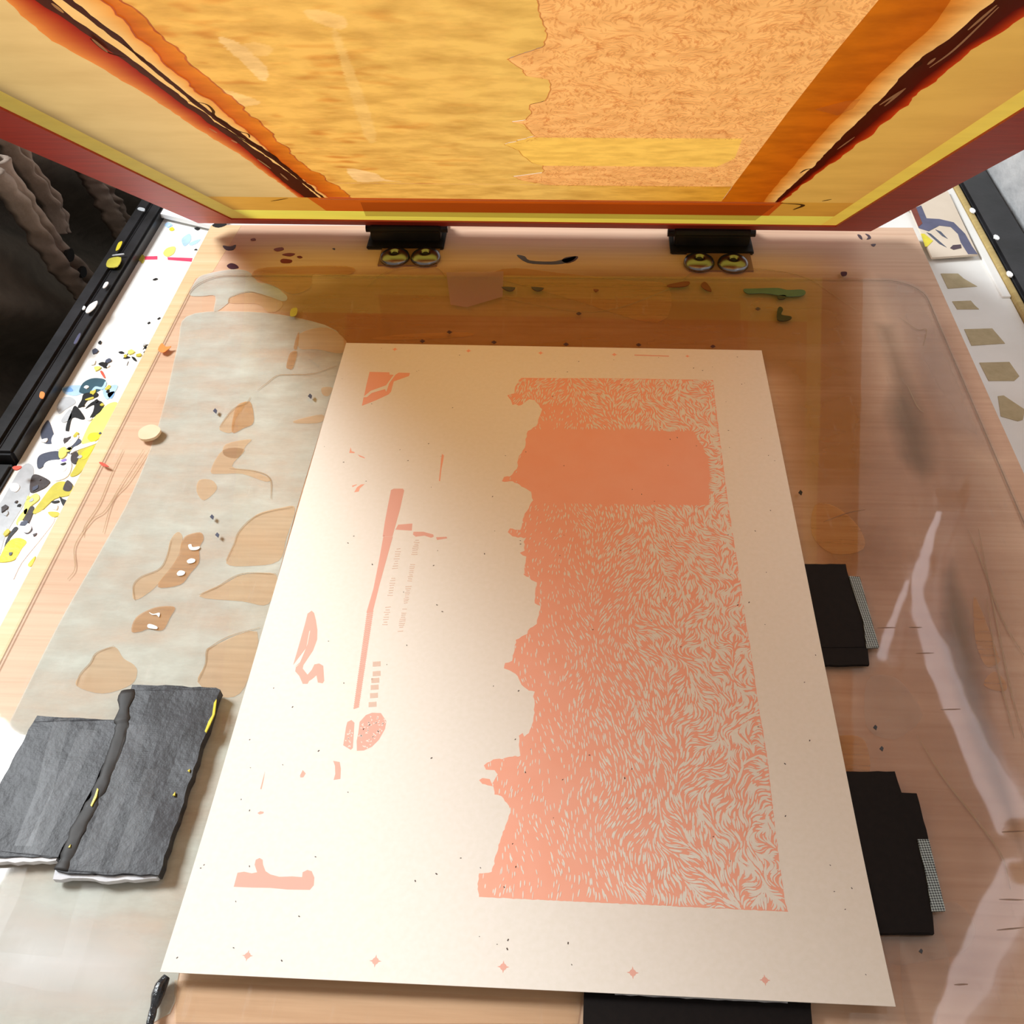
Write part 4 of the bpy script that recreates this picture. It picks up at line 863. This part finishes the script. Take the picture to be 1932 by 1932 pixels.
# ================================================================== HINGE CLAMPS
def hinge(px0, px1, py, knobs, lab):
    a, b = T(px0, py, Z_BOARD), T(px1, py, Z_BOARD); cx = (a.x + b.x) / 2; w = abs(b.x - a.x); y0 = (a.y + b.y) / 2
    h = empty('hinge_clamp', (cx, y0, Z_BOARD)); tag(h, lab, 'hinge', 'hinge clamps holding the screen')
    x0, x1 = cx - w / 2, cx + w / 2; zb_ = Z_BOARD
    bm = bmesh.new(); add_box(bm, (x0 - 0.001, y0 - 0.008, zb_), (x1 + 0.001, y0 + 0.030, zb_ + 0.003)); bmesh.ops.bevel(bm, geom=bm.edges[:], offset=0.0008, segments=2, affect='EDGES'); obj('base_leaf', bm, M_HINGE, h)
    bm = bmesh.new(); prof = [(0.0, 0.003), (0.026, 0.003), (0.026, 0.010), (0.016, 0.0165), (0.004, 0.0160), (0.0, 0.012)]
    lo = [bm.verts.new((x0 + 0.002, y0 + p, zb_ + q)) for p, q in prof]; hi = [bm.verts.new((x1 - 0.002, y0 + p, zb_ + q)) for p, q in prof]
    bm.faces.new(lo[::-1]); bm.faces.new(hi)
    for i in range(len(prof)): bm.faces.new((lo[i], lo[(i + 1) % len(prof)], hi[(i + 1) % len(prof)], hi[i]))
    bmesh.ops.recalc_face_normals(bm, faces=bm.faces); bmesh.ops.bevel(bm, geom=bm.edges[:], offset=0.001, segments=2, affect='EDGES'); obj('clamp_body', bm, M_HINGE, h)
    bm = bmesh.new(); tube(bm, [(x0 - 0.003, y0 + 0.010, zb_ + 0.0095), (x1 + 0.003, y0 + 0.010, zb_ + 0.0095)], 0.0034, 14); obj('hinge_pin', bm, M_HINGE, h, smooth=True)
    bm = bmesh.new(); add_box(bm, (x0 + 0.012, y0 - 0.032, zb_), (x1 - 0.002, y0 - 0.004, zb_ + 0.0015)); obj('screw_leaf', bm, mat_paint('shadow_brown_leaf', (150, 112, 82), (136, 100, 72), 50, 0.5) if 'shadow_brown_leaf' not in MATS else MATS['shadow_brown_leaf'], h)  # leaf painted in the brown of the board in shadow
    for kx, ky in knobs:
        c = T(kx, ky, zb_ + 0.003); rings = []; bm = bmesh.new(); r = 0.0122
        for t, (rr, zz) in enumerate([(1.0, 0.0), (1.0, 0.0012), (0.93, 0.0030), (0.75, 0.0046), (0.5, 0.0056), (0.30, 0.0058), (0.24, 0.0040), (0.0, 0.0040)]):
            rings.append([bm.verts.new((c.x + r * rr * math.cos(2 * math.pi * k / 28), c.y + r * rr * math.sin(2 * math.pi * k / 28), zb_ + 0.0015 + zz)) for k in range(28)] if rr else [bm.verts.new((c.x, c.y, zb_ + 0.0015 + zz))])
        for A_, B_ in zip(rings, rings[1:]):
            for k in range(28):
                if len(B_) == 1: bm.faces.new((A_[k], A_[(k + 1) % 28], B_[0]))
                else: bm.faces.new((A_[k], A_[(k + 1) % 28], B_[(k + 1) % 28], B_[k]))
        bm.faces.new(rings[0][::-1])
        s_ = obj('dome_screw', bm, M_CHROME, h, smooth=True)
        bm = bmesh.new(); prism(bm, [(c.x + r * 0.235 * math.cos(2 * math.pi * k / 6), c.y + r * 0.235 * math.sin(2 * math.pi * k / 6)) for k in range(6)], zb_ + 0.0053, zb_ + 0.0058); obj('socket', bm, M_DARKHOLE, s_)
hinge(697, 837, 462, [(745, 484), (803, 484)], 'black hinge clamp with two domed chrome screws, the left one of the pair')
hinge(1266, 1417, 471, [(1319, 494), (1383, 496)], 'black hinge clamp with two domed chrome screws, the right one of the pair')

# ================================================================== REGISTRATION TABS
def zl(p): return zoomed(p, 0, 1250, 4.293)
tab = empty('taped_card_tab', T(200, 1480, Z_ACR)); tag(tab, 'two overlapping thick cards wrapped in charcoal tape, left of the paper', 'card tab')
zt0, zt1 = Z_ACR, Z_ACR + 0.0042
A_ = T2(zl([(-330, 1575), (0, 975), (300, 428), (320, 430), (960, 468), (860, 780), (620, 1280), (470, 1575)]), zt1)
B_ = T2(zl([(1070, 178), (1750, 205), (1785, 222), (1655, 600), (1285, 1722), (545, 1705), (450, 1680), (640, 1300), (870, 820), (955, 470)]), zt1 + 0.001)
def lumpy(name, outl, z0, z1, mat, amp, seed):
    o_ = rough_edge(outl, 0.0005, 0.004); bm = bmesh.new(); prism(bm, o_, z0, z1)
    topf = [f for f in bm.faces if f.normal.z > 0.5 or f.calc_center_median().z > z1 - 1e-5]
    bmesh.ops.subdivide_edges(bm, edges=list({e for f in topf for e in f.edges if all(v.co.z > z1 - 1e-6 for v in e.verts)}), cuts=3, use_grid_fill=True)
    bmesh.ops.triangulate(bm, faces=bm.faces[:])
    for v in bm.verts:
        if v.co.z > z1 - 1e-6: v.co.z += amp * noise.noise(Vector((v.co.x * 90, v.co.y * 60, seed)))
    return obj(name, bm, mat, tab)
lumpy('card', A_, zt0, zt1, M_TAPEGREY, 0.0006, 2); lumpy('card', B_, zt0, zt1 + 0.001, M_TAPEGREY, 0.0006, 8)
# creased clear tape where the two cards meet, and torn white lower edges
bm = bmesh.new(); cl = smooth_line(T2(zl([(1040, 230), (1000, 440), (985, 560), (900, 830), (820, 1020), (740, 1180), (640, 1360), (560, 1560), (500, 1690)]), zt1), 6)
tube(bm, [(p.x, p.y, zt1 + 0.0008) for p in cl], [0.0034 + 0.0022 * noise.noise(Vector((i * 0.35, 1, 0))) for i in range(len(cl))], 12)
for v in bm.verts: v.co.z = zt1 + 0.0008 + (v.co.z - zt1 - 0.0008) * 0.22 + 0.0004 * noise.noise(v.co * 220)
obj('tape_crease', bm, mat_paint('glossy_dark_tape', (34, 32, 31), (50, 47, 46), 120, 0.6), tab, smooth=True)
for k, (w, pts) in enumerate(((0.009, [(730, 560), (600, 860), (480, 1120), (300, 1500), (270, 1560)]), (0.008, [(520, 470), (440, 760), (380, 1040), (200, 1500)]), (0.010, [(1130, 520), (1060, 760), (950, 1080), (830, 1400), (720, 1700)]), (0.007, [(1240, 880), (1150, 1200), (1040, 1500), (980, 1700)]))):
    bm = bmesh.new(); ribbon(bm, T2(zl(pts), zt1), w, zt1 + 0.0019 + 0.00012 * k, taper=False); obj('clear_tape', bm, M_CLEARTAPE, tab)
for pts in ([(-330, 1572), (0, 1572), (200, 1576), (470, 1572), (455, 1605), (250, 1618), (0, 1620), (-330, 1625)], [(450, 1682), (520, 1690), (720, 1718), (1000, 1725), (1288, 1722), (1270, 1748), (950, 1768), (860, 1778), (700, 1748), (430, 1758)]):
    bm = bmesh.new(); prism(bm, rough_edge(T2(zl(pts), Z_ACR + 0.003), 0.0004, 0.003), Z_ACR, Z_ACR + 0.0034); obj('torn_edge', bm, M_TORN, tab)
for pts in ([(1690, 480), (1720, 430), (1735, 330), (1755, 300), (1740, 420), (1700, 510), (1670, 570), (1660, 560)], [(770, 1080), (790, 1020), (800, 1030), (785, 1090), (745, 1170), (735, 1160)], [(1400, 1080), (1420, 1050), (1418, 1080)], [(1520, 880), (1540, 865), (1535, 890)], [(555, 1500), (575, 1475), (570, 1500)]):
    slab('yellow_fleck', T2(zl(pts), zt1 + 0.0016), zt1 + 0.0012, zt1 + 0.0021, MATS['paint_yellow'], tab)
def zc(p): return zoomed(p, 1450, 1000, 3.863)
def zd(p): return zoomed(p, 1450, 1432, 3.863)
ZT = -0.0007
M_WEAVE = None
def mat_weave():
    m, nt, N, L = newmat('woven_glossy_tape'); p = N['Principled BSDF']
    v = coords(nt, (1, 1, 1)); rm = N.new('ShaderNodeMapping'); rm.inputs['Rotation'].default_value = (0, 0, 0.7); L.new(v, rm.inputs['Vector'])
    ch = N.new('ShaderNodeTexChecker'); ch.inputs['Scale'].default_value = 1300; ch.inputs['Color1'].default_value = lin((22, 26, 26)); ch.inputs['Color2'].default_value = lin((168, 182, 180)); L.new(rm.outputs['Vector'], ch.inputs['Vector'])
    L.new(ch.outputs['Color'], p.inputs['Base Color']); p.inputs['Roughness'].default_value = 0.3; return m
M_WEAVE = mat_weave()
def rtab(outl, stripo, zf, lab, seam=None):
    c = zf(outl)[0]; t = empty('black_tape_tab', T(*c, Z_ACR)); tag(t, lab, 'tape tab', 'black registration tabs on the right')
    slab('card', rough_edge(T2(zf(outl), ZT), 0.0002, 0.004), Z_ACR, ZT, M_TAPEBLK, t)
    slab('woven_strip', T2(zf(stripo), ZT + 0.0006), ZT - 0.0008, ZT + 0.0006, M_WEAVE, t)
    if seam:
        slab('tape_layer', rough_edge(T2(zf(seam), ZT), 0.0002, 0.004), ZT, ZT + 0.0003, M_TAPEBLK, t)
    return t
rtab([(180, 248), (563, 248), (572, 300), (620, 470), (692, 660), (735, 980), (330, 985)], [(585, 335), (665, 340), (805, 852), (715, 858), (690, 660)], zc, 'small black tape tab with woven strip at the right edge of the paper, upper one',
     [(190, 255), (560, 255), (700, 855), (330, 858)])
t2 = rtab([(480, 92), (920, 90), (970, 245), (1080, 250), (1165, 580), (1192, 1100), (1208, 1275), (740, 1275)], [(1085, 585), (1168, 585), (1290, 1105), (1190, 1108), (1150, 850)], zd, 'large stepped black tape tab at the right paper edge, lower one',
     [(480, 100), (915, 96), (1180, 1270), (740, 1270)])
t3 = empty('black_tape_tab', T(1320, 1900, Z_ACR)); tag(t3, 'black tape tab with a torn white back edge, at the bottom edge of the paper', 'tape tab')
slab('card', rough_edge(T2([(1103, 1855), (1530, 1880), (1536, 1990), (1100, 1990)], ZT), 0.0003, 0.004), Z_ACR, ZT, M_TAPEBLK, t3)
slab('torn_edge', rough_edge(T2([(1160, 1868), (1486, 1886), (1486, 1893), (1340, 1886), (1160, 1877)], ZT), 0.0002, 0.003), ZT, ZT + 0.0002, M_TORN, t3)
# crumpled black tape roll at the lower left corner of the paper
tr = empty('crumpled_tape', T(300, 1890, Z_ACR)); tag(tr, 'crumpled strip of glossy black tape by the lower left corner of the paper', 'tape')
bm = bmesh.new(); pl = smooth_line([T(*p, Z_ACR + 0.0012) for p in ((316, 1842), (304, 1862), (294, 1890), (288, 1912), (283, 1940))], 8)
tube(bm, pl, [0.0014 + 0.0012 * math.sin(math.pi * min(1, i / 20)) for i in range(len(pl))], 12)
for v in bm.verts: v.co += v.normal * 0 + Vector((0.0006 * noise.noise(v.co * 260), 0.0006 * noise.noise(v.co * 260 + Vector((9, 0, 0))), 0.0005 * noise.noise(v.co * 300)))
obj('tape_roll', bm, mat_paint('glossy_black_tape', (24, 26, 30), (60, 62, 66), 200, 0.16, bumpv=0.6, bscale=400), tr)
# clear film strips lower left
def film(pts, lab):
    tag(slab('clear_film', T2(pts, Z_ACR), Z_ACR + 0.00005, Z_ACR + 0.00025, M_CLEARTAPE, flat=True), lab, 'tape', 'clear tape strips lower left')
film(zoomed([(610, 240), (780, 220), (640, 700), (610, 790), (450, 800), (520, 520)], 0, 1600, 3.864), 'clear tape strip running down from the charcoal tab, right one')
film(zoomed([(70, 110), (210, 110), (140, 360), (0, 660), (-60, 500)], 0, 1600, 3.864), 'clear tape strip running down from the charcoal tab, left one')
film(zoomed([(-40, 900), (0, 970), (330, 1040), (510, 1060), (610, 790), (450, 800), (0, 760)], 0, 1600, 3.864), 'wide clear tape patch with ragged lower edge in the lower left corner')

# ================================================================== LEFT: HANGING CLOTHES
cx0 = -0.47
jk = empty('hanging_jacket', (cx0, 0.6, -0.75)); tag(jk, 'taupe cotton garment with buttonhole plackets hanging in the dark left of the bench', 'garment')
bm = bmesh.new(); NY_, NZ_ = 110, 70; rows = []
def fold(y, z):
    q = y * 0.8 + z * 0.9
    return 0.034 * math.sin(q * 34) + 0.014 * math.sin(q * 71 + 2 * z) + 0.012 * noise.noise(Vector((y * 9, z * 9, 2)))
for j in range(NZ_ + 1):
    z = -0.62 + 0.74 * j / NZ_
    rows.append([bm.verts.new((cx0 - 0.02 + fold(0.10 + 1.0 * i / NY_, z), 0.10 + 1.0 * i / NY_, z)) for i in range(NY_ + 1)])
for j in range(NZ_):
    for i in range(NY_): bm.faces.new((rows[j][i], rows[j][i + 1], rows[j + 1][i + 1], rows[j + 1][i]))
g = bmesh.ops.extrude_face_region(bm, geom=bm.faces[:])
for v in [e for e in g['geom'] if isinstance(e, bmesh.types.BMVert)]: v.co.x -= 0.004
bmesh.ops.recalc_face_normals(bm, faces=bm.faces); obj('cloth', bm, M_CLOTH, jk, smooth=True)
def placket(L_, R_, xs_, seed):
    """double stitched band: two puckered welts either side of a seam"""
    bm = bmesh.new(); a = smooth_line([XP(*p, xs_) for p in L_], 16); b = smooth_line([XP(*p, xs_) for p in R_], 16); n_ = min(len(a), len(b)); prev = None
    for i in range(n_):
        cur = []
        for q in range(13):
            t = q / 12; e = 0.06 * noise.noise(Vector((i * 0.12, 0 if t < 0.5 else 9, seed))); tt = t + (e if t in (0, 1) else 0)
            h = 0.011 * abs(math.sin(2 * math.pi * t)) ** 0.6 + 0.006 * noise.noise(Vector((i * 0.17, t * 3, seed))) * (1 - abs(2 * t - 1) * 0.3)
            cur.append(bm.verts.new(a[i].lerp(b[i], tt) + Vector((h, 0, 0))))
        if prev:
            for q in range(12): bm.faces.new((prev[q], prev[q + 1], cur[q + 1], cur[q]))
        prev = cur
    g_ = bmesh.ops.extrude_face_region(bm, geom=bm.faces[:])
    for v in [e for e in g_['geom'] if isinstance(e, bmesh.types.BMVert)]: v.co.x -= 0.006
    bmesh.ops.recalc_face_normals(bm, faces=bm.faces)
    return obj('placket', bm, M_CLOTHSEAM, jk, smooth=True)
placket([(-20, 335), (12, 372), (55, 436), (92, 492), (124, 532), (158, 566)], [(-5, 290), (30, 340), (68, 398), (108, 452), (146, 498), (182, 540)], cx0 + 0.035, 1)
placket([(150, 322), (172, 352), (192, 388), (208, 420), (228, 452)], [(176, 325), (200, 358), (222, 388), (240, 414), (256, 436)], cx0 + 0.035, 5)
placket([(-20, 250), (20, 296), (60, 348), (92, 400), (106, 442)], [(-5, 238), (28, 278), (70, 334), (102, 388), (114, 438)], cx0 + 0.02, 9)
for px, py, rr_ in ((134, 482, 0.0065), (158, 514, 0.006)):
    c = XP(px, py, cx0 + 0.047); bm = bmesh.new(); n_ = 18
    for k in range(n_):
        a = 2 * math.pi * k / n_; q = rr_ * (0.75 + 0.5 * abs(noise.noise(Vector((k * 0.9, px, 0)))))
        bm.verts.new(c + Vector((0, q * (1.2 * math.cos(a) + 0.5 * math.sin(a)), q * (0.8 * math.sin(a) - 0.4 * math.cos(a)))))
    bm.verts.ensure_lookup_table(); f_ = bm.faces.new(bm.verts[:]); g_ = bmesh.ops.extrude_face_region(bm, geom=[f_])
    for v in [e for e in g_['geom'] if isinstance(e, bmesh.types.BMVert)]: v.co.x -= 0.003
    bmesh.ops.recalc_face_normals(bm, faces=bm.faces); obj('buttonhole', bm, M_DARKHOLE, jk)
mc = empty('dark_cloth', (-0.54, -0.15, -0.75)); tag(mc, 'dark maroon cloth hanging in the shadow below the left edge of the bench', 'cloth')
bm = bmesh.new(); rows = []
for j in range(41):
    row = []
    for i in range(61):
        y = -0.65 + 0.72 * i / 60; z = -0.74 + 0.62 * j / 40
        row.append(bm.verts.new((-0.50 + 0.018 * math.sin(y * 40 + z * 20) + 0.01 * noise.noise(Vector((y * 8, z * 8, 5))), y, z)))
    rows.append(row)
for j in range(40):
    for i in range(60): bm.faces.new((rows[j][i], rows[j][i + 1], rows[j + 1][i + 1], rows[j + 1][i]))
g = bmesh.ops.extrude_face_region(bm, geom=bm.faces[:])
for v in [e for e in g['geom'] if isinstance(e, bmesh.types.BMVert)]: v.co.x -= 0.004
bmesh.ops.recalc_face_normals(bm, faces=bm.faces); obj('cloth', bm, M_MAROON, mc, smooth=True)

# ================================================================== UNSEEN GLOWING TUBES, ADDED AND SHAPED TO MIRROR AS WHITE CURVES IN THE ACRYLIC
def wall_mirror(px, py, x=0.378):
    X = T(px, py, Z_ACR); d = ray(px, py); d.z = -d.z; return X + d * ((x - X.x) / d.x)
def added_glow_tube(pix, r, lab):
    pts = [wall_mirror(*p) for p in pix]; t = empty('added_glow_tube', pts[0]); tag(t, lab, 'added tube', 'unseen glowing tubes added for the acrylic reflections')
    bm = bmesh.new(); cl_ = smooth_line(pts, 6); tube(bm, cl_, [r[0] + (r[1] - r[0]) * i / (len(cl_) - 1) for i in range(len(cl_))], 12); obj('glow_tube', bm, M_GLOW, t, smooth=True)
    for p in (pts[0], pts[-1]):
        bm = bmesh.new(); add_box(bm, (p.x - 0.008, p.y - 0.008, p.z - 0.008), (0.396, p.y + 0.008, p.z + 0.008)); bmesh.ops.bevel(bm, geom=bm.edges[:], offset=0.002, segments=2, affect='EDGES'); obj('added_end_cap', bm, M_WHITECARD, t)
added_glow_tube([(1778, 945), (1742, 1060), (1738, 1140), (1768, 1240), (1835, 1400), (1920, 1560)], (0.003, 0.014), 'unseen bent glowing tube added on the right wall, mirrored as a long white curve')
added_glow_tube([(1925, 1650), (1860, 1780), (1790, 1932)], (0.014, 0.015), 'unseen short glowing tube added on the right wall, mirrored at the lower right corner')
added_glow_tube([(1722, 1075), (1695, 1150), (1668, 1255)], (0.002, 0.006), 'unseen thin slanted glowing tube added on the right wall, mirrored left of the long curve')
